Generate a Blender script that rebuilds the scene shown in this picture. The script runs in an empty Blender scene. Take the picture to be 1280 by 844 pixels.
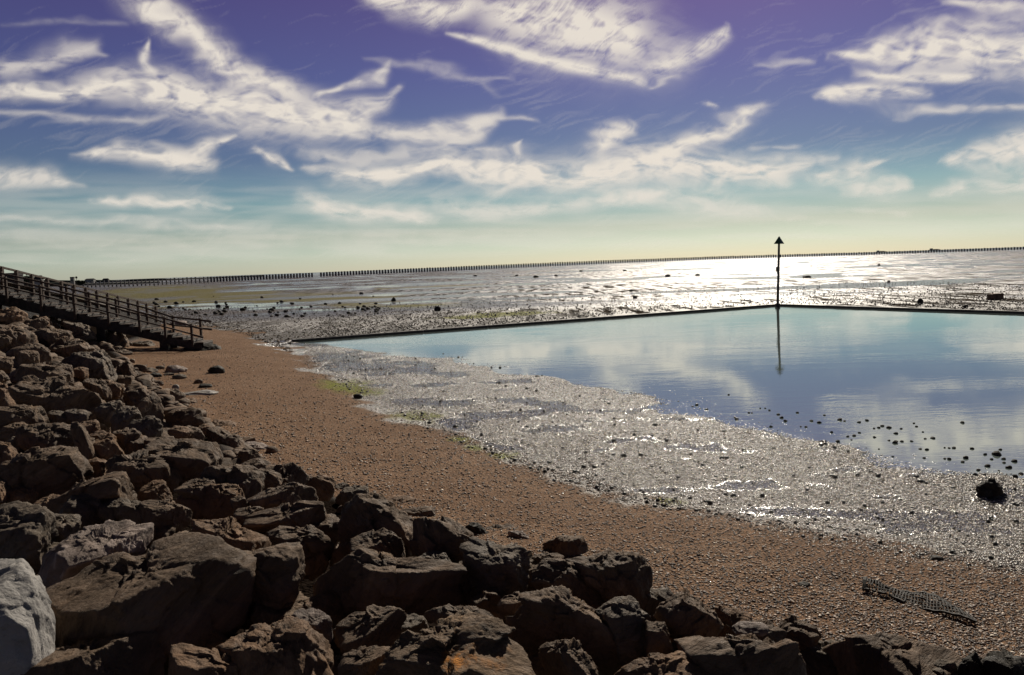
import bpy, bmesh, math, random
import numpy as np
from mathutils import Vector, Matrix

random.seed(7)
RNG = np.random.default_rng(11)
scene = bpy.context.scene
col = scene.collection
rad = math.radians

# ------------------------------------------------------------------ camera
F = 1000.0                      # focal length in photo pixels (1280 wide)
EYE = 4.2                       # eye height above the pool's water
PITCH, ROLL = rad(5.16), rad(-2.08)
CAMROT = (Matrix.Rotation(rad(90) - PITCH, 3, 'X') @ Matrix.Rotation(ROLL, 3, 'Z'))
cam_d = bpy.data.cameras.new('camera'); cam = bpy.data.objects.new('camera', cam_d); col.objects.link(cam)
cam_d.sensor_width = 36; cam_d.lens = 36 * F / 1280; cam_d.clip_start = 0.1; cam_d.clip_end = 2e6
cam.location = (0, 0, EYE); cam.rotation_euler = CAMROT.to_euler()
scene.camera = cam

# ------------------------------------------------------------------ light
SUN_EL, SUN_AZ = rad(31.5), rad(16.5)         # azimuth to the right of +Y
world = bpy.data.worlds.new('World'); scene.world = world; world.use_nodes = True
wn, wl = world.node_tree.nodes, world.node_tree.links
wn.clear()
wout = wn.new('ShaderNodeOutputWorld'); bg = wn.new('ShaderNodeBackground'); bg.inputs['Strength'].default_value = 0.10
sky = wn.new('ShaderNodeTexSky'); sky.sky_type = 'NISHITA'; sky.sun_disc = False
sky.sun_elevation = SUN_EL; sky.sun_rotation = SUN_AZ; sky.air_density = 1.0; sky.dust_density = 0.3; sky.ozone_density = 1.5
tc = wn.new('ShaderNodeTexCoord'); sep = wn.new('ShaderNodeSeparateXYZ')
ramp = wn.new('ShaderNodeValToRGB'); mul = wn.new('ShaderNodeMixRGB'); mul.blend_type = 'MULTIPLY'; mul.inputs[0].default_value = 1
wl.new(tc.outputs['Generated'], sep.inputs[0]); wl.new(sep.outputs['Z'], ramp.inputs[0])
wl.new(sky.outputs[0], mul.inputs[1]); wl.new(ramp.outputs[0], mul.inputs[2])
wl.new(mul.outputs[0], bg.inputs[0]); wl.new(bg.outputs[0], wout.inputs[0])
# grade of the evening-purple sky by height above the horizon (sine of elevation)
TINT = [(0.0, (0.42, 0.5, 0.62)), (0.022, (0.41, 0.5, 0.6)), (0.042, (0.367, 0.41, 0.443)), (0.082, (0.264, 0.35, 0.39)), (0.131, (0.195, 0.221, 0.312)), (0.226, (0.203, 0.172, 0.31)), (0.31, (0.226, 0.14, 0.281)), (0.45, (0.12, 0.08, 0.12)), (0.7, (0.06, 0.055, 0.05)), (1.0, (0.04, 0.035, 0.03))]
BASE = [(0.0, (0.6, 0.62, 0.5)), (0.022, (0.58, 0.61, 0.49)), (0.042, (0.473, 0.51, 0.417)), (0.082, (0.264, 0.396, 0.413)), (0.131, (0.156, 0.215, 0.334)), (0.226, (0.123, 0.128, 0.304)), (0.31, (0.124, 0.095, 0.252)), (0.45, (0.07, 0.05, 0.1)), (0.7, (0.04, 0.035, 0.03)), (1.0, (0.03, 0.025, 0.02))]
def fill(cr, T):
    while len(cr.elements) > 1: cr.elements.remove(cr.elements[0])
    for i, (p, c) in enumerate(T):
        e = cr.elements[0] if i == 0 else cr.elements.new(p)
        e.position = p; e.color = (*c, 1)
fill(ramp.color_ramp, TINT)
ramp2 = wn.new('ShaderNodeValToRGB'); wl.new(sep.outputs['Z'], ramp2.inputs[0]); fill(ramp2.color_ramp, BASE)
up = wn.new('ShaderNodeMixRGB'); up.blend_type = 'MULTIPLY'; up.inputs[0].default_value = 1; up.inputs[2].default_value = (10, 10, 10, 1)
wl.new(ramp2.outputs[0], up.inputs[1])
mixs = wn.new('ShaderNodeMixRGB'); mixs.inputs[0].default_value = .1
wl.new(mul.outputs[0], mixs.inputs[1]); wl.new(up.outputs[0], mixs.inputs[2]); wl.new(mixs.outputs[0], bg.inputs[0])
sd = bpy.data.lights.new('sun', 'SUN'); sd.energy = 4.7; sd.angle = rad(0.5); sd.color = (1.0, 0.91, 0.77)
so = bpy.data.objects.new('sun', sd); col.objects.link(so)
SUNV = Vector((math.sin(SUN_AZ) * math.cos(SUN_EL), math.cos(SUN_AZ) * math.cos(SUN_EL), math.sin(SUN_EL)))
so.rotation_euler = (-SUNV).to_track_quat('-Z', 'Y').to_euler(); so.location = SUNV * 50
scene.view_settings.view_transform = 'Standard'; scene.view_settings.look = 'None'
scene.view_settings.gamma = 1; scene.view_settings.exposure = 0.10
scene.cycles.max_bounces = 6; scene.cycles.transparent_max_bounces = 8; scene.cycles.sample_clamp_indirect = 6
scene.cycles.sample_clamp_direct = 0

# ------------------------------------------------------------------ maths
RM = np.array(CAMROT)
def ray(u, v):
    d = RM @ np.array([(u - 640) / F, -(v - 422) / F, -1.0]); return d / np.linalg.norm(d)
def unproj(u, v, z=0.0):
    d = ray(u, v); t = (z - EYE) / d[2]; return np.array([0, 0, EYE]) + d * t
def atdist(u, v, y):
    """point on the sight line of a photo pixel at forward distance y"""
    d = ray(u, v); return np.array([0, 0, EYE]) + d * (y / d[1])
def project(P):
    P = np.asarray(P, float) - np.array([0, 0, EYE]); q = P @ RM
    w = -q[..., 2]; w = np.where(w > 1e-6, w, 1e-6)
    return 640 + F * q[..., 0] / w, 422 - F * q[..., 1] / w
def sstep(a, b, x):
    t = np.clip((x - a) / (b - a), 0, 1); return t * t * (3 - 2 * t)

def _hash(ix, iy, iz, s):
    h = (ix.astype(np.int64) * 374761393 + iy.astype(np.int64) * 668265263 + iz.astype(np.int64) * 2147483647 + s * 1274126177) & 0xffffffff
    h = ((h ^ (h >> 13)) * 1103515245) & 0xffffffff
    h = ((h ^ (h >> 16)) * 2246822519) & 0xffffffff
    return (h ^ (h >> 15)) & 0xffffffff
_G = RNG.normal(size=(256, 3)); _G /= np.linalg.norm(_G, axis=1)[:, None]
def noise3(p, s=0):
    p = np.asarray(p, float); i = np.floor(p).astype(np.int64); f = p - i; u = f * f * f * (f * (f * 6 - 15) + 10)
    out = 0
    for dx in (0, 1):
        wx = u[:, 0] if dx else 1 - u[:, 0]
        for dy in (0, 1):
            wy = u[:, 1] if dy else 1 - u[:, 1]
            for dz in (0, 1):
                wz = u[:, 2] if dz else 1 - u[:, 2]
                g = _G[_hash(i[:, 0] + dx, i[:, 1] + dy, i[:, 2] + dz, s) & 255]
                out = out + wx * wy * wz * (g[:, 0] * (f[:, 0] - dx) + g[:, 1] * (f[:, 1] - dy) + g[:, 2] * (f[:, 2] - dz))
    return out * 1.6
def noise2(x, y, s=0, oct=1, gain=.5):
    out = 0; a = 1.0; k = 1.0
    for o in range(oct):
        out = out + a * noise3(np.stack([x * k, y * k, np.full_like(x, .37 + o * 5.1)], 1), s + o * 17); a *= gain; k *= 2.03
    return out

def sdf(poly, x, y):
    """signed distance to an open polyline: positive on its left side"""
    P = np.asarray(poly)[:, :2]; best = np.full(x.shape, 1e18); sg = np.ones(x.shape)
    for a, b in zip(P[:-1], P[1:]):
        ab = b - a; L = ab @ ab
        t = np.clip(((x - a[0]) * ab[0] + (y - a[1]) * ab[1]) / L, 0, 1)
        dx = x - a[0] - t * ab[0]; dy = y - a[1] - t * ab[1]; d = dx * dx + dy * dy
        c = ab[0] * (y - a[1]) - ab[1] * (x - a[0]); m = d < best
        best = np.where(m, d, best); sg = np.where(m, np.where(c >= 0, 1., -1.), sg)
    return np.sqrt(best) * sg

# ------------------------------------------------------------------ the shore, as lines on the ground
def line(px, z): return [unproj(u, v, z)[:2] for u, v in px]
B_px = [(1280, 722), (1200, 706), (1100, 690), (1000, 669), (900, 647), (800, 629), (700, 601), (640, 580), (570, 552), (510, 520), (450, 492), (400, 464), (350, 435), (300, 417), (262, 409), (215, 406), (150, 404)]
B = line(B_px, .12); B = [np.array([16.0, 4.0]), np.array([40., -6.])][::-1] + B + [np.array([-70., 78.]), np.array([-140., 120.]), np.array([-400., 330.]), np.array([-3000., 1500.])]
W_px = [(1290, 604), (1200, 592), (1130, 578), (1060, 561), (1000, 548), (940, 531), (860, 507), (800, 493), (700, 477), (620, 456), (560, 446), (480, 443), (430, 434), (365, 428)]
W = [np.array([46., 2.]), np.array([22., 11.])] + line(W_px, 0.0)
T_px = [(1280, 828), (1020, 806), (900, 778), (815, 755), (660, 680), (600, 657), (520, 634), (430, 610), (330, 572), (300, 547), (255, 517), (205, 482), (170, 452), (150, 440)]
T = line(T_px, .75); T = [np.array([30., -8.]), np.array([9., 3.3])] + T + [np.array([-19.7, 41.]), np.array([-22., 52.]), np.array([-70., 100.]), np.array([-150., 145.]), np.array([-420., 350.]), np.array([-3000., 1600.])]
P0, P1, P2 = [unproj(u, v, 0.05)[:2] for u, v in ((365, 427), (972, 381.5), (1280, 391.5))]
P2x = P1 + (P2 - P1) * 2.4

def terrain(x, y, rocks=True):
    """height and zone weights of the ground"""
    sB = sdf(B, x, y); sT = sdf(T, x, y)
    sW = sdf(W, x, y)
    # inside the walls of the pool?
    e1 = (P1 - P0) / np.linalg.norm(P1 - P0); n1 = np.array([e1[1], -e1[0]])
    e2 = (P2 - P1) / np.linalg.norm(P2 - P1); n2 = np.array([e2[1], -e2[0]])
    i1 = (x - P0[0]) * n1[0] + (y - P0[1]) * n1[1]; i2 = (x - P1[0]) * n2[0] + (y - P1[1]) * n2[1]
    inside = np.minimum(i1, i2)
    a = np.abs(sB)
    inn = sstep(-.25, .05, inside)
    dW = np.maximum(sW, 0)
    zin = np.where(sW > 0, .12 * dW / (dW + a + 1e-6), np.maximum(sW * .035, -.6))
    zout = .12 - .19 * sstep(0, 16, a)
    z = np.where(sB < 0, zin * inn + zout * (1 - inn), .12 + .9 * (1 - np.exp(-np.maximum(sB, 0) * .14)))
    n = noise2(x * .35, y * .35, 3, 3)
    z = z + np.where(sB > 0, .035 * n, np.where(inside > 0, .026, .012) * n) * np.where(sW < -2.5, 0, 1)
    z = z + .015 * noise2(x * 2.1, y * 2.1, 9, 2) * sstep(-.3, .6, sB)
    S = z + np.clip(sT, 0, 100) * .52
    zcrest = 2.75
    S = np.where(sT > 0, np.minimum(S, np.maximum(zcrest, z)), z)
    if rocks:
        z = np.where(sT > 0, np.where(S > z, S - .5 * sstep(.3, 1.6, sT), z), z)
        z = np.where(sT > 8.5, np.maximum(z, 2.55), z)
    return z, S, sB, sW, sT, inside

def surf(x, y):
    r = terrain(np.array([float(x)]), np.array([float(y)])); return r[1][0]
def ground(x, y):
    r = terrain(np.array([float(x)]), np.array([float(y)])); return r[0][0]

def hit(u, v, lift=0.0):
    t00 = 5.0 if u > 950 else 2.2
    """where the sight line of a photo pixel meets the surface of the rocks / beach"""
    d = ray(u, v); t = np.linspace(t00, 130, 2600); P = np.array([0, 0, EYE])[None] + d[None] * t[:, None]
    S = terrain(P[:, 0], P[:, 1], False)[1] + lift
    k = np.argmax(P[:, 2] < S)
    if P[k, 2] >= S[k]: k = len(t) - 1
    return P[k], t[k]

# ------------------------------------------------------------------ object helpers
def tag(o, label=None, cat=None, group=None, kind=None):
    if label: o['label'] = label
    if cat: o['category'] = cat
    if group: o['group'] = group
    if kind: o['kind'] = kind
    return o
def mesh_np(name, V, Fc, mat=None, parent=None, smooth=False, attrs=None, org=None):
    V = np.asarray(V, np.float64)
    if org is not None: V = V - np.asarray(org)[None]
    me = bpy.data.meshes.new(name); Fc = np.asarray(Fc, np.int32); k = Fc.shape[1]
    me.vertices.add(len(V)); me.vertices.foreach_set('co', V.astype(np.float32).ravel())
    me.loops.add(Fc.size); me.loops.foreach_set('vertex_index', Fc.ravel())
    me.polygons.add(len(Fc)); me.polygons.foreach_set('loop_start', np.arange(0, Fc.size, k, dtype=np.int32))
    try: me.polygons.foreach_set('loop_total', np.full(len(Fc), k, np.int32))
    except Exception: pass
    if smooth: me.polygons.foreach_set('use_smooth', np.ones(len(Fc), bool))
    for n, a in (attrs or {}).items():
        at = me.attributes.new(n, 'FLOAT', 'POINT'); at.data.foreach_set('value', np.asarray(a, np.float32))
    me.update(calc_edges=True); me.validate()
    if mat: me.materials.append(mat)
    o = bpy.data.objects.new(name, me); col.objects.link(o)
    if org is not None and parent is None: o.location = org
    if parent: o.parent = parent
    return o
class MB:
    def __init__(s): s.bm = bmesh.new()
    def box(s, c, size, rz=0, M=None, bevel=0.0):
        r = bmesh.ops.create_cube(s.bm, size=1)
        m = Matrix.Translation(c) @ Matrix.Rotation(rz, 4, 'Z') @ Matrix.Diagonal((*size, 1)) if M is None else M
        bmesh.ops.transform(s.bm, matrix=m, verts=r['verts'])
        if bevel:
            ed = list({e for v in r['verts'] for e in v.link_edges})
            bmesh.ops.bevel(s.bm, geom=ed, offset=bevel, segments=1, affect='EDGES')
        return s
    def beam(s, a, b, w, h, bevel=0.0):
        a, b = Vector(a), Vector(b); d = b - a; L = d.length; X = d / L
        up = Vector((0, 0, 1)) if abs(X.z) < .95 else Vector((0, 1, 0))
        Y = up.cross(X).normalized(); Z = X.cross(Y)
        R = Matrix((X, Y, Z)).transposed().to_4x4()
        return s.box(None, None, M=Matrix.Translation((a + b) / 2) @ R @ Matrix.Diagonal((L, w, h, 1)), bevel=bevel)
    def cone(s, a, b, r1, r2, n=12):
        a, b = Vector(a), Vector(b); d = b - a
        r = bmesh.ops.create_cone(s.bm, cap_ends=True, segments=n, radius1=r1, radius2=r2, depth=d.length)
        q = d.to_track_quat('Z', 'Y').to_matrix().to_4x4()
        bmesh.ops.transform(s.bm, matrix=Matrix.Translation((a + b) / 2) @ q, verts=r['verts']); return s
    def prism(s, pts, off):
        """polygon pts (3D) extruded by vector off"""
        vs = [s.bm.verts.new(p) for p in pts]; ws = [s.bm.verts.new(Vector(p) + Vector(off)) for p in pts]
        s.bm.faces.new(vs); s.bm.faces.new(ws[::-1]); n = len(vs)
        for i in range(n): s.bm.faces.new((vs[i], ws[i], ws[(i + 1) % n], vs[(i + 1) % n]))
        return s
    def build(s, name, mat, parent=None, org=None):
        if org is not None: bmesh.ops.translate(s.bm, vec=-Vector(org), verts=s.bm.verts)
        bmesh.ops.recalc_face_normals(s.bm, faces=s.bm.faces)
        me = bpy.data.meshes.new(name); s.bm.to_mesh(me); s.bm.free(); me.materials.append(mat)
        o = bpy.data.objects.new(name, me); col.objects.link(o)
        if parent: o.parent = parent
        elif org is not None: o.location = org
        return o
def empty(name, loc, label, cat, group=None):
    o = bpy.data.objects.new(name, None); col.objects.link(o); o.location = loc; o.empty_display_size = .3
    return tag(o, label, cat, group)

# ------------------------------------------------------------------ material helpers
class NT:
    def __init__(s, name):
        s.m = bpy.data.materials.new(name); s.m.use_nodes = True; s.n = s.m.node_tree.nodes; s.l = s.m.node_tree.links
        s.n.clear(); s.out = s.n.new('ShaderNodeOutputMaterial')
        s.tc = s.n.new('ShaderNodeTexCoord')
    def set(s, sock, v):
        if isinstance(v, (int, float)): sock.default_value = (v, v, v, 1) if sock.type == 'RGBA' else v
        elif isinstance(v, (tuple, list)):
            sock.default_value = (*v, 1) if (len(v) == 3 and sock.type == 'RGBA') else v
        else: s.l.new(v, sock)
    def node(s, t, **kw):
        nd = s.n.new(t)
        for k, v in kw.items(): setattr(nd, k, v)
        return nd
    def math(s, op, a, b=0.0, c=None, clamp=False):
        nd = s.node('ShaderNodeMath', operation=op, use_clamp=clamp); s.set(nd.inputs[0], a); s.set(nd.inputs[1], b)
        if c is not None: s.set(nd.inputs[2], c)
        return nd.outputs[0]
    def mapr(s, v, a, b, c=0.0, d=1.0, interp='SMOOTHSTEP'):
        nd = s.node('ShaderNodeMapRange', interpolation_type=interp); s.set(nd.inputs[0], v)
        for i, q in enumerate((a, b, c, d)): s.set(nd.inputs[i + 1], q)
        return nd.outputs[0]
    def mix(s, f, a, b, mode='MIX'):
        nd = s.node('ShaderNodeMixRGB', blend_type=mode); s.set(nd.inputs[0], f); s.set(nd.inputs[1], a); s.set(nd.inputs[2], b); return nd.outputs[0]
    def scale(s, vec, sc, rot=(0, 0, 0)):
        nd = s.node('ShaderNodeMapping'); s.l.new(vec, nd.inputs[0]); nd.inputs['Scale'].default_value = sc; nd.inputs['Rotation'].default_value = rot; return nd.outputs[0]
    def noise(s, vec, scale, detail=4, rough=.55, dist=0.0, out=0):
        nd = s.node('ShaderNodeTexNoise'); s.l.new(vec, nd.inputs['Vector']); nd.inputs['Scale'].default_value = scale
        nd.inputs['Detail'].default_value = detail; nd.inputs['Roughness'].default_value = rough; nd.inputs['Distortion'].default_value = dist; return nd.outputs[out]
    def voro(s, vec, scale, feature='F1', rnd=1.0):
        nd = s.node('ShaderNodeTexVoronoi', feature=feature); s.l.new(vec, nd.inputs['Vector']); nd.inputs['Scale'].default_value = scale
        nd.inputs['Randomness'].default_value = rnd; return nd
    def attr(s, name): return s.node('ShaderNodeAttribute', attribute_name=name).outputs['Fac']
    def bump(s, h, strength=1.0, dist=.02, normal=None):
        nd = s.node('ShaderNodeBump'); s.set(nd.inputs['Height'], h); s.set(nd.inputs['Strength'], strength); s.set(nd.inputs['Distance'], dist)
        if normal is not None: s.l.new(normal, nd.inputs['Normal'])
        return nd.outputs[0]
    def princ(s, color, rough=.7, spec=.5, normal=None, ior=None, metal=0.0):
        nd = s.node('ShaderNodeBsdfPrincipled'); s.set(nd.inputs['Base Color'], color); s.set(nd.inputs['Roughness'], rough)
        s.set(nd.inputs['Specular IOR Level'], spec); s.set(nd.inputs['Metallic'], metal)
        if normal is not None: s.l.new(normal, nd.inputs['Normal'])
        if ior: nd.inputs['IOR'].default_value = ior
        return nd.outputs[0]
    def done(s, sh): s.l.new(sh, s.out.inputs[0]); return s.m

def mat_simple(name, color, rough=.75, var=.35, scale=6, bump=.004, spec=.4):
    t = NT(name); P = t.tc.outputs['Object']; n = t.noise(P, scale, 5)
    c = t.mix(t.mapr(n, .35, .65), tuple(x * (1 - var) for x in color), tuple(x * (1 + var) for x in color))
    return t.done(t.princ(c, rough, spec, t.bump(t.noise(P, scale * 5, 4), 1, bump)))

# ground: shingle beach, wet shell flat, mud, weed
def mat_ground():
    t = NT('shore_ground'); P = t.node('ShaderNodeNewGeometry').outputs['Position']
    beach, glit, far, alg, cob, pud, core_shade = [t.attr(a) for a in ('beach', 'glit', 'far', 'algae', 'cobble', 'puddle', 'core_shade')]
    # --- shingle
    v1 = t.voro(P, 26); v2 = t.voro(P, 60); big = t.noise(P, .5, 4)
    peb = t.mix(t.math('MULTIPLY', v1.outputs['Color'], 1.0), (.10, .055, .032), (.30, .19, .12))
    sepc = t.node('ShaderNodeSeparateColor'); t.l.new(v1.outputs['Color'], sepc.inputs[0])
    sepd = t.node('ShaderNodeSeparateColor'); t.l.new(v2.outputs['Color'], sepd.inputs[0])
    peb = t.mix(sepc.outputs[0], (.04, .022, .013), (.35, .207, .122))
    peb = t.mix(t.math('MULTIPLY', sepd.outputs[1], .55), peb, (.25, .15, .088))
    peb = t.mix(t.mapr(sepd.outputs[0], .93, .97), peb, (.42, .34, .26))
    peb = t.mix(t.mapr(big, .35, .7), peb, t.mix(.5, peb, (.20, .122, .072)), 'MIX')
    peb = t.mix(t.mapr(big, .3, .7, 0, .5), peb, t.mix(1, peb, (.75, .66, .6), 'MULTIPLY'))
    # --- wet flat
    wet = t.mix(sepc.outputs[1], (.06, .045, .03), (.22, .17, .12))
    wet = t.mix(t.mapr(sepd.outputs[0], .8, .9), wet, (.38, .34, .3))
    # --- mud
    n2 = t.noise(t.scale(P, (.05, .35, 1)), 1.0, 6, .6)
    mud = t.mix(t.mapr(n2, .35, .65), (.075, .06, .046), (.17, .135, .105)); mud = t.mix(t.mapr(t.noise(t.scale(P, (.8, .10, 1)), 1.0, 6, .65), .35, .6, .0, .6), (.05, .04, .03), mud)
    c = t.mix(glit, mud, wet); c = t.mix(beach, c, peb)
    cobc = t.mix(sepc.outputs[0], (.035, .026, .019), (.13, .10, .074)); c = t.mix(cob, c, cobc); c = t.mix(core_shade, c, (.014, .010, .008))  # last mix paints gap shade near-black into the rubble ground colour
    algc = t.mix(t.noise(P, 3.0, 5), (.075, .068, .022), (.18, .155, .055)); algc = t.mix(far, t.mix(t.noise(P, 6.0, 5), (.07, .08, .012), (.30, .31, .05)), algc)
    c = t.mix(alg, c, algc)
    wcol = t.mix(.85, c, (.05, .055, .06)); c = t.mix(pud, c, wcol)
    # --- roughness
    r = t.math('ADD', .52, t.math('MULTIPLY', beach, .35))
    r = t.mix(glit, r, t.mapr(sepc.outputs[2], 0, 1, .14, .36, 'LINEAR'))
    r = t.mix(beach, r, .8)
    r = t.mix(far, r, t.mapr(n2, .3, .7, .24, .42)); r = t.mix(t.math('MULTIPLY', alg, .8), r, .8); r = t.mix(pud, r, .07)
    stip = t.noise(t.scale(P, (.8, .10, 1)), 1.0, 6, .7); sp = t.mix(glit, t.mapr(stip, .455, .58, .0, .5), .8); sp = t.mix(beach, sp, .05); sp = t.mix(cob, sp, .15); sp = t.mix(alg, sp, .05); sp = t.mix(pud, sp, .5); sp = t.mix(core_shade, sp, 0.0)
    # --- relief
    dome1 = t.math('SUBTRACT', 1.0, t.math('MULTIPLY', v1.outputs['Distance'], 1.4), clamp=True)
    dome2 = t.math('SUBTRACT', 1.0, t.math('MULTIPLY', v2.outputs['Distance'], 1.4), clamp=True)
    h = t.math('ADD', t.math('MULTIPLY', dome1, t.math('ADD', .5, sepc.outputs[1])), t.math('MULTIPLY', dome2, .45))
    hf = t.noise(t.scale(P, (.6, 1.0, 1)), 2.2, 8, .62)
    nearw = t.math('SUBTRACT', 1.0, far, clamp=True)
    dry = t.math('SUBTRACT', 1.0, pud, clamp=True)
    b1 = t.bump(h, t.math('MULTIPLY', nearw, dry), .024)
    b2 = t.bump(hf, t.math('MULTIPLY', t.math('MULTIPLY', far, dry), .9), .35, b1)
    b2 = t.bump(t.noise(P, 5, 3), t.math('MULTIPLY', pud, .25), .01, b2)
    return t.done(t.princ(c, r, sp, b2))

def mat_water():
    t = NT('pool_water_surface'); P = t.node('ShaderNodeNewGeometry').outputs['Position']
    rip = t.noise(t.scale(P, (.5, 1.5, 1), (0, 0, rad(8))), 2.2, 3, .5, .4)
    fine = t.noise(t.scale(P, (.7, 2.2, 1), (0, 0, rad(-12))), 7.0, 2, .5, .2)
    area = t.mapr(t.noise(t.scale(P, (.05, .14, 1)), 1.0, 3), .42, .62, .15, 1)
    h = t.math('ADD', t.math('MULTIPLY', rip, area), t.math('MULTIPLY', fine, t.math('MULTIPLY', area, .16)))
    nrm = t.bump(h, 1.0, .0065)
    fr = t.node('ShaderNodeFresnel'); fr.inputs['IOR'].default_value = 1.6; t.l.new(nrm, fr.inputs['Normal'])
    g = t.node('ShaderNodeBsdfGlossy'); g.inputs['Roughness'].default_value = .02; g.inputs['Color'].default_value = (.93, .98, .97, 1); t.l.new(nrm, g.inputs['Normal'])
    d = t.node('ShaderNodeBsdfDiffuse'); d.inputs['Color'].default_value = (.17, .21, .195, 1)
    mx = t.node('ShaderNodeMixShader'); t.l.new(t.mapr(fr.outputs[0], 0, .7, .15, .88, 'LINEAR'), mx.inputs[0]); t.l.new(d.outputs[0], mx.inputs[1]); t.l.new(g.outputs[0], mx.inputs[2])
    return t.done(mx.outputs[0])

def mat_rock(name, base, bumpk=1.0, spec=.14, rough=.72, lichen=False, vein=False):
    t = NT(name); O = t.tc.outputs['Object']; bed = t.attr('bed')
    cb = t.node('ShaderNodeCombineXYZ'); t.set(cb.inputs[0], t.math('MULTIPLY', bed, 1.2)); t.set(cb.inputs[1], t.math('MULTIPLY', bed, 1.4)); t.set(cb.inputs[2], t.math('MULTIPLY', bed, 1.3))
    ad = t.node('ShaderNodeVectorMath', operation='ADD'); t.l.new(O, ad.inputs[0]); t.l.new(cb.outputs[0], ad.inputs[1]); P = ad.outputs[0]
    n1 = t.noise(O, 1.6, 6, .6, .3); n2 = t.noise(P, 3.0, 9, .66, .35); n3 = t.noise(O, 30, 6, .7); n4 = t.noise(P, 11.0, 6, .65, .2)
    c = t.mix(t.mapr(n1, .3, .7), tuple(x * .6 for x in base), tuple(x * 1.3 for x in base))
    c = t.mix(t.mapr(n2, .45, .68, 0, .8), c, tuple(min(.8, x * 1.8) for x in (base[0], base[1] * .98, base[2] * .95)))
    c = t.mix(t.mapr(n4, .5, .72, 0, .6), c, tuple(x * .4 for x in base))
    c = t.mix(t.mapr(n3, .55, .75, 0, .5), c, tuple(x * .5 for x in base))
    if lichen:
        m = t.math('MULTIPLY', t.mapr(t.noise(O, 3.4, 3), .58, .68), t.mapr(n3, .4, .6)); c = t.mix(m, c, (.42, .16, .02))
    if vein:
        c = t.mix(t.mapr(t.noise(O, 3.0, 3, .5, 1.5), .5, .62), c, (.36, .29, .26))
    h = t.math('ADD', t.math('MULTIPLY', n2, .8), t.math('MULTIPLY', n3, .2))
    h = t.math('ADD', h, t.math('MULTIPLY', n4, .35))
    return t.done(t.princ(c, t.mapr(n4, .3, .7, rough - .15, rough + .15), spec, t.bump(h, bumpk, .075)))

M = {}
M['ground'] = mat_ground(); M['water'] = mat_water()
M['rock'] = mat_rock('armour_rock_brown', (.135, .092, .062))
M['rock_grey'] = mat_rock('armour_rock_grey', (.13, .102, .078))
M['rock_rust'] = mat_rock('armour_rock_rusty', (.175, .108, .066))
M['rock_lichen'] = mat_rock('armour_rock_lichen', (.15, .10, .062), lichen=True)
M['rock_pink'] = mat_rock('armour_rock_pale_vein', (.18, .14, .12), vein=True)
M['rock_pale'] = mat_rock('pale_limestone', (.29, .275, .26), spec=.2, rough=.8, bumpk=.7)
M['rock_dark'] = mat_rock('weedy_dark_rock', (.035, .03, .024))
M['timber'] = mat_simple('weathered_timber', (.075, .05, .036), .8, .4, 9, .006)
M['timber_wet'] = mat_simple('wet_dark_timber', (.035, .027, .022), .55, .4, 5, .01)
M['concrete'] = mat_simple('pale_concrete', (.36, .33, .29), .85, .25, 2, .01)
M['metal'] = mat_simple('painted_steel', (.07, .055, .045), .5, .4, 12, .002)
M['green'] = mat_simple('green_painted_steel', (.03, .07, .045), .5, .3, 10, .002)
M['pile'] = mat_simple('boom_piles', (.10, .095, .10), .8, .4, .8, .02)
M['farwall'] = mat_simple('far_render_wall', (.30, .29, .28), .9, .15, .5, .01)
M['farroof'] = mat_simple('far_dark_roof', (.06, .05, .05), .8, .2, .5, .01)
M['glass'] = mat_simple('dark_window_glass', (.03, .035, .04), .2, .1, 1, .0)
M['leaf'] = mat_simple('dark_foliage', (.035, .045, .018), .8, .5, 2, .05)
M['land'] = mat_simple('low_far_land', (.06, .062, .045), .95, .3, .02, .3)
M['net'] = mat_simple('rusted_mesh', (.012, .008, .006), .8, .4, 20, .002)
M['weed'] = mat_simple('wet_bladder_weed', (.012, .011, .007), .35, .5, 20, .01)

# ------------------------------------------------------------------ ground sheet
az = np.concatenate([np.arange(-180, -50, 3.0), np.arange(-50, -38, .5), np.arange(-38, 38, .16), np.arange(38, 50, .5), np.arange(50, 180, 3.0)])
rr = np.concatenate([[0.0], np.exp(np.linspace(math.log(1.2), math.log(160), 430)), np.exp(np.linspace(math.log(164), math.log(40000), 90))])
A, Rr = np.meshgrid(np.radians(az), rr); gx, gy = (np.sin(A) * Rr).ravel(), (np.cos(A) * Rr).ravel()
z, S, sB, sW, sT, ins = terrain(gx, gy)
dist = np.hypot(gx, gy)
jit = noise2(gx * .5, gy * .5, 21, 4, .6)
beach = sstep(-.25, .35, sB + jit * (.5 + dist * .03)); beach = np.where(sT > 0, np.maximum(beach, .9), beach)
glit = np.where(ins > -.3, 1.0, 0) * (1 - beach)
glit = np.maximum(glit, (1 - sstep(14, 30, np.abs(sB))) * (1 - beach) * .12 * (1 - sstep(60, 95, dist)))
far = sstep(55, 110, dist) * (1 - beach)
pix, piy = project(np.stack([gx, gy, z], 1))
def blob(cx, cy, w, h, zz=0.0, soft=.5):
    """soft patch on the ground, given by where the photo shows it"""
    c = unproj(cx, cy, zz)[:2]; ex = unproj(cx + w, cy - w * .035, zz)[:2] - c; ey = unproj(cx, cy - h, zz)[:2] - c; en = c - unproj(cx, cy + h, zz)[:2]
    Mx = np.linalg.inv(np.stack([ex, ey], 1)); q = np.stack([gx - c[0], gy - c[1]], 1) @ Mx.T
    q[:, 1] = np.where(q[:, 1] < 0, q[:, 1] * np.linalg.norm(ey) / np.linalg.norm(en), q[:, 1]); rr_ = np.hypot(q[:, 0], q[:, 1]); rr_ = np.where(gy > 0, rr_, 9)
    return 1 - sstep(1 - soft, 1 + soft, rr_ + .45 * noise2(gx / (np.linalg.norm(ex) * .35) , gy / (np.linalg.norm(ey) * .35 + .01), 31, 3).clip(-.7, .7))
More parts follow.
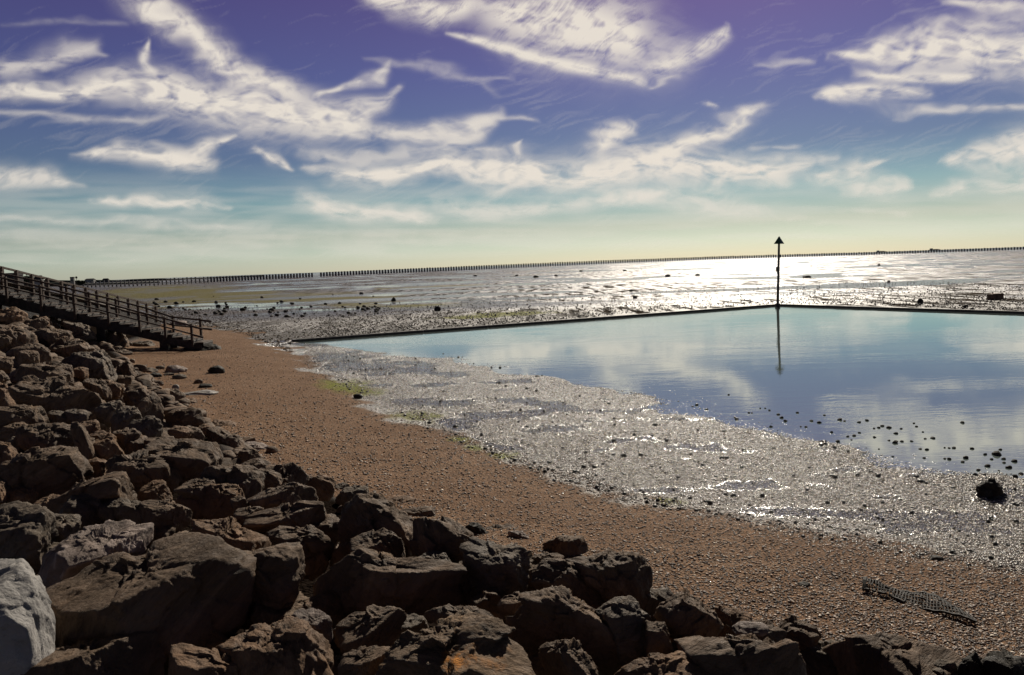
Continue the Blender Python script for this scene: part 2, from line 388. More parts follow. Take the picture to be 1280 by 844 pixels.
alg = np.zeros_like(gx)
for b_ in [(437, 484, 34, 9, .12), (462, 490, 22, 5, .12), (524, 521, 30, 7, .12), (575, 551, 14, 4, .1), (592, 562, 12, 4, .1), (632, 571, 18, 5, .1), (835, 626, 16, 4, .12), (850, 630, 8, 3, .1)]:
    alg = np.maximum(alg, blob(*b_) * .95)
for b_ in [(210, 366, 110, 9), (300, 373, 95, 8), (400, 372, 90, 5), (470, 379, 60, 3.5), (530, 382, 65, 2.6), (640, 391, 50, 2.5), (600, 395, 50, 2), (250, 380, 70, 3), (560, 358, 40, 1.2), (500, 359, 50, 1.2)]:
    alg = np.maximum(alg, blob(*b_) * 1.0)
cob = (1 - sstep(16, 34, np.abs(sB))) * (sB < 0) * (1 - sstep(-6, 1, ins)) * (1 - beach) * sstep(-9, -14, gx) if False else np.zeros_like(gx)
for b_ in [(270, 392, 110, 9), (380, 392, 80, 6), (450, 386, 50, 3)]:
    cob = np.maximum(cob, blob(*b_, 0.0, .6) * .9)
core_shade = sstep(.1, .7, sT) * (1 - sstep(7.5, 8.5, sT)); beach *= 1 - core_shade; cob = np.maximum(cob, core_shade)  # rubble bed under the boulders; same mask carries the painted gap shade
pn = noise2(gx * .45, gy * .7, 44, 3)
pud = sstep(.20, .34, pn) * glit * (sB < -.4) * (sW > .3) * (dist < 60) * .9
for b_ in [(430, 487 - 30, 30, 5, .05), (560, 505, 40, 5, .05), (640, 520, 50, 5, .05), (600, 520, 30, 4, .05), (700, 535, 40, 4, .05), (690, 540, 40, 3, .05), (1110, 622, 26, 4, .05), (930, 563, 14, 3, .05), (1180, 650, 60, 10, .05), (1250, 625, 40, 12, .02), (398, 430, 40, 3, .02), (420, 447, 50, 5, .05), (460, 460, 40, 5, .05)]:
    pud = np.maximum(pud, blob(*b_) * .9 * (1 - beach))
for b_ in [(400, 360.5, 150, .7), (560, 359, 120, .7), (480, 369, 30, 1.2), (330, 380, 50, 1.2), (250, 381, 60, 1.6), (290, 384, 70, 1.4), (520, 378, 60, 1.4), (345, 385, 60, 1.3), (330, 355, 30, .8), (420, 387, 60, 1.2)]:
    pud = np.maximum(pud, blob(*b_, -.06, .3) * .95)
fpn = noise2(gx * .02, gy * .07, 51, 4, .6)
pud = np.maximum(pud, far * sstep(.12, .32, fpn) * .75 * sstep(-.3, .15, pix / 1280 - .25))
sea = sstep(1300, 1600, dist) * (gy > 0)
pud = np.maximum(pud, sea * .5)
alg *= 1 - pud * .3
idx = np.arange(len(rr) * len(az)).reshape(len(rr), len(az))
nx = np.roll(idx, -1, 1)
Q = np.stack([idx[:-1], nx[:-1], nx[1:], idx[1:]], -1).reshape(-1, 4)[:, ::-1]
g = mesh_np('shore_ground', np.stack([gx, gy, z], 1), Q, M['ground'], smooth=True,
            attrs=dict(beach=beach, glit=glit, far=far, algae=alg, cobble=cob, puddle=pud, core_shade=core_shade))
tag(g, kind='structure')

# pool water
def toz(p, z): return (p[0], p[1], z)
pc = [P0 + np.array([.02, -.02]), P1, P2x, np.array([40., 0.]), np.array([14., 6.]), np.array([0., 15.]), np.array([-9., 30.])]
bm = bmesh.new(); bm.faces.new([bm.verts.new(toz(p, 0.0)) for p in pc][::-1]); bmesh.ops.recalc_face_normals(bm, faces=bm.faces)
me = bpy.data.meshes.new('pool_water'); bm.to_mesh(me); me.materials.append(M['water'])
if me.polygons[0].normal.z < 0: me.flip_normals()
w = bpy.data.objects.new('pool_water', me); col.objects.link(w); tag(w, kind='structure')

# ------------------------------------------------------------------ clouds: a real shell 8 km up, seen against the sky
def clouds():
    a = np.radians(np.arange(-46, 46, .085)); e = np.radians(np.concatenate([np.arange(.35, 6, .07), np.arange(6, 27, .085)]))
    AA, EE = np.meshgrid(a, e); AA, EE = AA.ravel(), EE.ravel()
    D = np.stack([np.sin(AA) * np.cos(EE), np.cos(AA) * np.cos(EE), np.sin(EE)], 1)
    q = D @ RM; U = 640 + F * q[:, 0] / -q[:, 2]; V = 422 - F * q[:, 1] / -q[:, 2]
    # slow warp of the outlines, then strokes of cirrus with fibres along or across them
    wu = 16 * noise2(U / 85, V / 50, 61, 3, .6); wv = 8 * noise2(U / 95, V / 40, 71, 3, .6)
    fu, fv = U + wu, V + wv
    dens = np.zeros_like(U)
    def stroke(pts, ws, I, fib=0.0, fl=(52, 4.5), k=1.4, warp=1.0, fa=.55):
        nonlocal dens
        x = U + wu * warp; y = V + wv * warp
        best = np.full(U.shape, 1e9); bw = np.ones(U.shape); bs = np.zeros(U.shape); bq = np.zeros(U.shape); s0 = 0
        P = np.array(pts, float)
        lo, hi = P.min(0) - 90, P.max(0) + 90
        m = (U > lo[0]) & (U < hi[0]) & (V > lo[1]) & (V < hi[1])
        ii = np.nonzero(m)[0]; x, y = x[ii], y[ii]
        best = np.full(x.shape, 1e9); bw = np.ones(x.shape); bs = np.zeros(x.shape); bq = np.zeros(x.shape); en = np.zeros(x.shape)
        for i in range(len(P) - 1):
            p0, p1 = P[i], P[i + 1]; ab = p1 - p0; L = math.hypot(*ab)
            t_ = ((x - p0[0]) * ab[0] + (y - p0[1]) * ab[1]) / L ** 2; tt = np.clip(t_, 0, 1)
            dx, dy = x - p0[0] - tt * ab[0], y - p0[1] - tt * ab[1]; d = np.hypot(dx, dy)
            w_ = ws[i] + (ws[i + 1] - ws[i]) * tt
            r = d / w_; mm = r < best
            best = np.where(mm, r, best); bw = np.where(mm, w_, bw); bs = np.where(mm, s0 + tt * L, bs)
            bq = np.where(mm, (dx * -ab[1] + dy * ab[0]) / L, bq); s0 += L
        ca, sa = math.cos(fib), math.sin(fib)
        w_k = 1.05; best = best / w_k
        s_, q_ = bs * ca + bq * sa, -bs * sa + bq * ca
        fb = noise2(s_ / fl[0], q_ / fl[1], int(pts[0][0]) + 100, 3, .65)
        lump = noise2(x / 30, y / 14, 81, 3, .55)
        fb2 = noise2(s_ / (fl[0] * .5), q_ / (fl[1] * .45), int(pts[0][0]) + 300, 2, .6)
        lump2 = noise2(x / 11, y / 6, 83, 3, .6)
        soft = np.exp(-1.15 * best ** 2.1)
        L_ = max(s0, 1); en_ = sstep(-.02, .14, bs / L_) * sstep(-.02, .14, 1 - bs / L_)
        v_ = I * 1.04 * (.45 + .55 * en_) * soft * np.clip(.88 + .62 * lump + .10 * lump2 + .34 * fa * fb + .12 * fa * fb2, .2, 1.1)
        dens[ii] = 1 - (1 - dens[ii]) * (1 - np.clip(v_, 0, .97))
    st = stroke
    st([(140, -20), (228, 35), (300, 88), (345, 108), (390, 128)], [15, 17, 16, 13, 15], .85, .35)
    st([(-60, 118), (60, 114), (130, 108), (200, 112), (290, 130), (380, 150), (440, 150), (475, 132), (494, 108)], [8, 10, 16, 24, 27, 24, 20, 13, 4], .97, .1)
    st([(-60, 140), (100, 147), (210, 147)], [4, 5, 3], .4)
    st([(-60, 86), (30, 84), (75, 68), (110, 60), (128, 72)], [13, 15, 15, 9, 3], .6, .3)
    st([(186, 50), (176, 70), (182, 96)], [3, 7, 9], .7, .2)
    st([(400, 124), (440, 108), (468, 98), (474, 82)], [3, 6, 7, 3], .7, .1)
    st([(85, 194), (150, 186), (215, 196), (272, 205)], [4, 12, 14, 10], .88, -.3)
    st([(225, 190), (265, 178), (292, 164)], [10, 9, 3], .75)
    st([(-40, 220), (20, 222), (70, 224), (106, 229)], [14, 15, 10, 4], .68, -.6)
    st([(105, 247), (150, 256), (205, 252), (250, 253), (290, 260)], [4, 6, 12, 12, 5], .72, .5)
    st([(322, 184), (345, 200), (368, 213)], [5, 9, 4], .85, .3)
    st([(395, 168), (450, 165), (520, 172), (575, 162), (622, 145)], [9, 10, 9, 11, 7], .72, .1)
    st([(540, 180), (590, 168), (620, 145)], [5, 10, 5], .6, .1)
    st([(380, 190), (450, 196), (540, 186), (640, 190)], [6, 9, 6, 4], .5)
    st([(384, 208), (430, 216), (490, 216), (545, 205), (640, 213), (720, 218), (800, 208), (900, 213), (990, 212), (1040, 198)], [5, 13, 13, 14, 20, 20, 26, 24, 17, 6], .93, .12)
    st([(640, 210), (650, 190), (655, 180)], [9, 6, 2], .6)
    st([(815, 205), (865, 180), (915, 156), (958, 138)], [18, 15, 11, 8], .92, .06)
    st([(733, 190), (758, 174), (796, 154)], [10, 12, 5], .85, -.3)
    # the large feathered cirrus at the top
    st([(440, -22), (500, 2), (545, 18), (600, 10)], [8, 16, 13, 10], .85, -.75, (34, 2.6), fa=.7)
    st([(600, 8), (680, 24), (760, 40), (815, 60)], [26, 46, 46, 38], .9, -.95, (46, 2.8), 2.0, .6, fa=.7)
    st([(560, 40), (640, 62), (730, 88), (806, 104)], [3, 8, 8, 6], .92, .05, (46, 2.6), 1.4, .4, fa=.7)
    st([(800, 96), (850, 72), (892, 48), (904, 30)], [13, 15, 9, 3], .75, -.2, (46, 2.6), 1.4, .6, fa=.7)
    st([(815, 110), (845, 96)], [3, 2], .35)
    # right
    st([(1030, 72), (1085, 62), (1150, 62), (1230, 62), (1330, 66)], [5, 14, 26, 32, 34], .95, .2, (60, 5))
    st([(1070, 90), (1150, 96), (1230, 98)], [6, 12, 5], .85)
    st([(1130, 44), (1200, 30), (1290, 22)], [5, 9, 7], .45, .2)
    st([(1014, 128), (1060, 118), (1110, 117), (1160, 122)], [4, 12, 15, 7], .97, .05, (60, 5))
    st([(1180, 3), (1240, 8), (1330, 8)], [3, 8, 8], .7)
    st([(1120, 140), (1200, 138), (1330, 132)], [3, 4, 7], .55)
    st([(1175, 203), (1230, 196), (1290, 184), (1350, 180)], [4, 15, 26, 30], .82, -.2)
    st([(1180, 240), (1240, 228), (1340, 225)], [6, 12, 14], .6, -.3)
    st([(1018, 222), (1065, 216), (1112, 203)], [8, 13, 3], .68, -.1)
    st([(1055, 236), (1105, 230), (1148, 229)], [8, 11, 3], .6)
    st([(388, 248), (430, 262), (490, 268), (540, 272)], [12, 16, 12, 8], .72, .3)
    st([(530, 250), (600, 262), (680, 258), (760, 246), (850, 248), (940, 264)], [10, 15, 10, 9, 10, 12], .5, .2)
    st([(600, 245), (640, 228), (670, 222)], [6, 6, 2], .4); st([(760, 248), (800, 250), (835, 240)], [7, 7, 3], .55)
    st([(930, 82), (1010, 80)], [3, 3], .35); st([(450, 78), (560, 92), (640, 96)], [3, 5, 3], .25); st([(520, 80), (600, 97), (620, 120)], [4, 6, 3], .18)
    st([(880, 131), (898, 137)], [4, 3], .5); st([(618, 148), (680, 151)], [3, 3], .45); st([(940, 184), (1000, 183)], [2, 3], .35)
    st([(-60, 276), (150, 276), (330, 287)], [5, 6, 4], .35); st([(-60, 296), (300, 300), (700, 296)], [9, 12, 10], .18)
    st([(0, 25), (90, 30), (170, 24)], [3, 4, 3], .15)
    st([(1040, 268), (1140, 262)], [5, 5], .25); st([(880, 272), (960, 262), (1000, 274)], [5, 6, 3], .25)
    # thin veil low down, and loose streaks outside what the photo shows
    xx = D[:, 0] / np.maximum(D[:, 2], .02); yy = D[:, 1] / np.maximum(D[:, 2], .02)
    veil = .22 * sstep(200, 262, V) * np.clip(.55 + noise2(U / 120, V / 12, 91, 3), 0, 1)
    other = np.clip(noise2(xx * 1.3 + yy * .4, yy * .5, 95, 5, .6) * 1.6 - .15, 0, .8)
    outm = np.maximum(sstep(1290, 1400, U), 1 - sstep(-120, -20, U)); outm = np.maximum(outm, 1 - sstep(-80, -20, V))
    ru, rv = U * .94 - V * .34 + wu, U * .34 + V * .94 + wv
    strand = np.clip(noise2(ru / 70, rv / 6.5, 97, 4, .6) * 1.2 + noise2(U / 160, V / 60, 98, 2) - .42, 0, 1) * .09
    dens = 1 - (1 - dens) * (1 - strand)
    dens = 1 - (1 - dens) * (1 - veil) * (1 - other * outm)
    edge = sstep(rad(-46), rad(-43), AA) * (1 - sstep(rad(43), rad(45.8), AA)) * (1 - sstep(rad(24.5), rad(26.8), EE)) * sstep(rad(.4), rad(1.2), EE)
    dens *= edge
    R_, h_ = 6.371e6, 8000.0; s_ = np.sin(EE); t_ = -R_ * s_ + np.sqrt(R_ * R_ * s_ * s_ + 2 * R_ * h_ + h_ * h_)
    Pz = D * t_[:, None] + np.array([0, 0, EYE])
    n_a, n_e = len(a), len(e); I_ = np.arange(n_a * n_e).reshape(n_e, n_a)
    Q_ = np.stack([I_[:-1, :-1], I_[:-1, 1:], I_[1:, 1:], I_[1:, :-1]], -1).reshape(-1, 4)
    keep = dens[Q_].max(1) > .006; Q_ = Q_[keep]
    us, inv = np.unique(Q_, return_inverse=True); Q_ = inv.reshape(-1, 4)
    t = NT('cirrus'); dn = t.attr('cover')
    tr = t.node('ShaderNodeBsdfTranslucent'); tr.inputs[0].default_value = (1, 1, 1, 1)
    df = t.node('ShaderNodeBsdfDiffuse'); df.inputs[0].default_value = (1, 1, 1, 1)
    ms = t.node('ShaderNodeMixShader'); ms.inputs[0].default_value = .08; t.l.new(tr.outputs[0], ms.inputs[1]); t.l.new(df.outputs[0], ms.inputs[2])
    tp = t.node('ShaderNodeBsdfTransparent'); mx = t.node('ShaderNodeMixShader')
    t.l.new(dn, mx.inputs[0]); t.l.new(tp.outputs[0], mx.inputs[1]); t.l.new(ms.outputs[0], mx.inputs[2])
    o = mesh_np('clouds', Pz[us], Q_, t.done(mx.outputs[0]), smooth=True, attrs=dict(cover=dens[us]))
    o.visible_shadow = True
    tag(o, 'thin white cirrus clouds streaked and feathered across the blue sky', 'clouds', kind='stuff')
clouds()
#PART2
# ------------------------------------------------------------------ rocks
ICO = {}
for lv in (1, 2, 3, 4, 5, 6):
    b_ = bmesh.new(); bmesh.ops.create_icosphere(b_, subdivisions=lv, radius=1)
    ICO[lv] = (np.array([v.co[:] for v in b_.verts]), np.array([[v.index for v in f.verts] for f in b_.faces])); b_.free()

def hull(pts):
    pts = sorted(set(map(tuple, pts)))
    def half(ps):
        h = []
        for p in ps:
            while len(h) >= 2 and (h[-1][0] - h[-2][0]) * (p[1] - h[-2][1]) - (h[-1][1] - h[-2][1]) * (p[0] - h[-2][0]) <= 0: h.pop()
            h.append(p)
        return h[:-1]
    return half(pts) + half(pts[::-1])

def relief(P, size, rs, rough=1.0):
    """weathered, layered surface relief for a rock whose points P are relative to its centre"""
    ax = rs.normal(size=3); ax /= np.linalg.norm(ax)
    a = ax * (P @ ax)[:, None]; Q = P + a * 1.3
    sd_ = int(rs.integers(1, 9999)); k = 1 / size
    n = .014 * noise3(Q * k * 2.2 + 7, sd_) + .008 * noise3(Q * k * 5 + 3, sd_ + 1)
    rdg = lambda q, s_: 1 - 2 * np.abs(noise3(q, s_))
    n += .007 * rdg(Q * k * 6.5, sd_ + 2) + .006 * rdg(Q * k * 14, sd_ + 3) + .005 * rdg(Q * k * 29, sd_ + 4)
    # steps along the bedding
    l = (P @ ax) * k * 6 + 1.3 * noise3(P * k * 2.5, sd_ + 6); n += .014 * (np.abs((l % 1) - .5) * 2 - .5)
    # broken facets: each patch of the surface is its own small tilted plane
    U = P / (np.linalg.norm(P, axis=1)[:, None] + 1e-9); W_ = U + .10 * np.stack([noise3(P * k * 4 + 11 * j, sd_ + 20 + j) for j in range(3)], 1)
    for K, off, tl_ in ((20, .015, .09), (110, .007, .09)):
        s_ = rs.normal(size=(K, 3)) * np.array([1, 1, .8]); s_ /= np.linalg.norm(s_, axis=1)[:, None]
        i_ = np.argmax(W_ @ s_.T, 1); o_ = rs.uniform(-1, 1, K); g_ = rs.normal(size=(K, 3)) * tl_
        n += off * o_[i_] + ((U - s_[i_]) * g_[i_]).sum(1) * .5
    return n * size * rough, P @ ax

def rock(poly, label, mat='rock', c=.35, tilt=18, lift=.12, thick=.85, seed=0, group=None, name='boulder', cat='boulder', lv=None, rough=1.0, org=None, chips=22, fdark=0.0, extend=.22, near=0.0):
    rs = np.random.default_rng(1000 + seed)
    mu_, mv_ = sum(q[0] for q in poly) / len(poly), sum(q[1] for q in poly) / len(poly)
    H = hull([(mu_ + (q[0] - mu_) * 1.07, mv_ + (q[1] - mv_) * 1.05) for q in poly]); us = [p[0] for p in H]; vs = [p[1] for p in H]
    w_, h_ = max(us) - min(us), max(vs) - min(vs); cx, cy = (max(us) + min(us)) / 2, (max(vs) + min(vs)) / 2
    C, dist_ = hit(cx, cy, 0.02) if org is None else (org, np.linalg.norm(org - np.array([0, 0, EYE])))
    px = dist_ / F; W_, H_ = w_ * px, h_ * px
    size = (W_ * H_) ** .5; D = size * thick
    vw = ray(cx, cy); fw = np.array([vw[0], vw[1], 0]); fw /= np.linalg.norm(fw); up_ = np.array([0, 0, 1.])
    C = C + vw * (min(0.18 * D, .25) - near)
    dC = np.dot(C - np.array([0, 0, EYE]), vw)
    E = np.array([0, 0, EYE]); planes = []
    # carry the hidden underside down so the rock beds into its neighbours
    mid = cy; H2 = [(u, v + (extend * h_ if v > mid + .15 * h_ else 0)) for u, v in H]; H2 = hull(H2)
    for i in range(len(H2)):
        a, b = ray(*H2[i]), ray(*H2[(i + 1) % len(H2)])
        n = np.cross(a, b); n /= np.linalg.norm(n)
        if n @ vw > 0: n = -n
        pt = E + (a + b) / 2 * dC
        for sgn in (-1, 1):
            al = rad(rs.uniform(8, 30)); n2 = n * math.cos(al) + sgn * vw * math.sin(al); planes.append((n2, pt))
    # weathered top face leaning towards the eye, and a steep shaded front face
    rl = rs.uniform(-.25, .25); right = np.cross(fw, up_)
    tl = rad(min(tilt, 6 + .25 * max(0, tilt - 6))); nt = up_ * math.cos(tl) - fw * math.sin(tl) + right * rl; nt /= np.linalg.norm(nt)
    crest = E + ray(cx, min(vs) + c * h_) * (dC - .45 * D)
    planes.append((nt, crest))
    fp = rad(rs.uniform(2, 24) - (14 if fdark else 0)); nf = -fw * math.cos(fp) + up_ * math.sin(fp) + right * rs.uniform(-.3, .3); nf /= np.linalg.norm(nf)
    planes.append((nf, crest))
    nf2 = -fw + right * rs.choice([-1, 1]) * rs.uniform(.5, 1) + up_ * rs.uniform(-.2, .5); nf2 /= np.linalg.norm(nf2)
    planes.append((nf2, C - fw * .42 * D + right * 0))
    planes.append((fw, C + fw * .5 * D)); planes.append((-up_, C - up_ * (H_ * .8 + .1)))
    V0, Fc = ICO[lv or (6 if w_ > 70 else 5 if w_ > 24 else 4)]
    inv = np.zeros(len(V0))
    for n, p in planes:
        d = max((p - C) @ n, .14 * size); inv = np.maximum(inv, (V0 @ n) / d)
    r = 1 / np.maximum(inv, 1e-3)
    for k in range(chips):
        n = rs.normal(size=3); n /= np.linalg.norm(n)
        sup = (r * (V0 @ n)).max() * rs.uniform(.80, .97); q = V0 @ n
        r = np.where(q > 1e-6, np.minimum(r, sup / np.maximum(q, 1e-6)), r)
    P = V0 * r[:, None]
    rel, bed = relief(P, size, rs, rough); P = P + V0 * rel[:, None]
    o = mesh_np(name, P, Fc, M[mat], smooth=False, attrs=dict(bed=bed)); o.location = C
    return tag(o, label, cat, group)

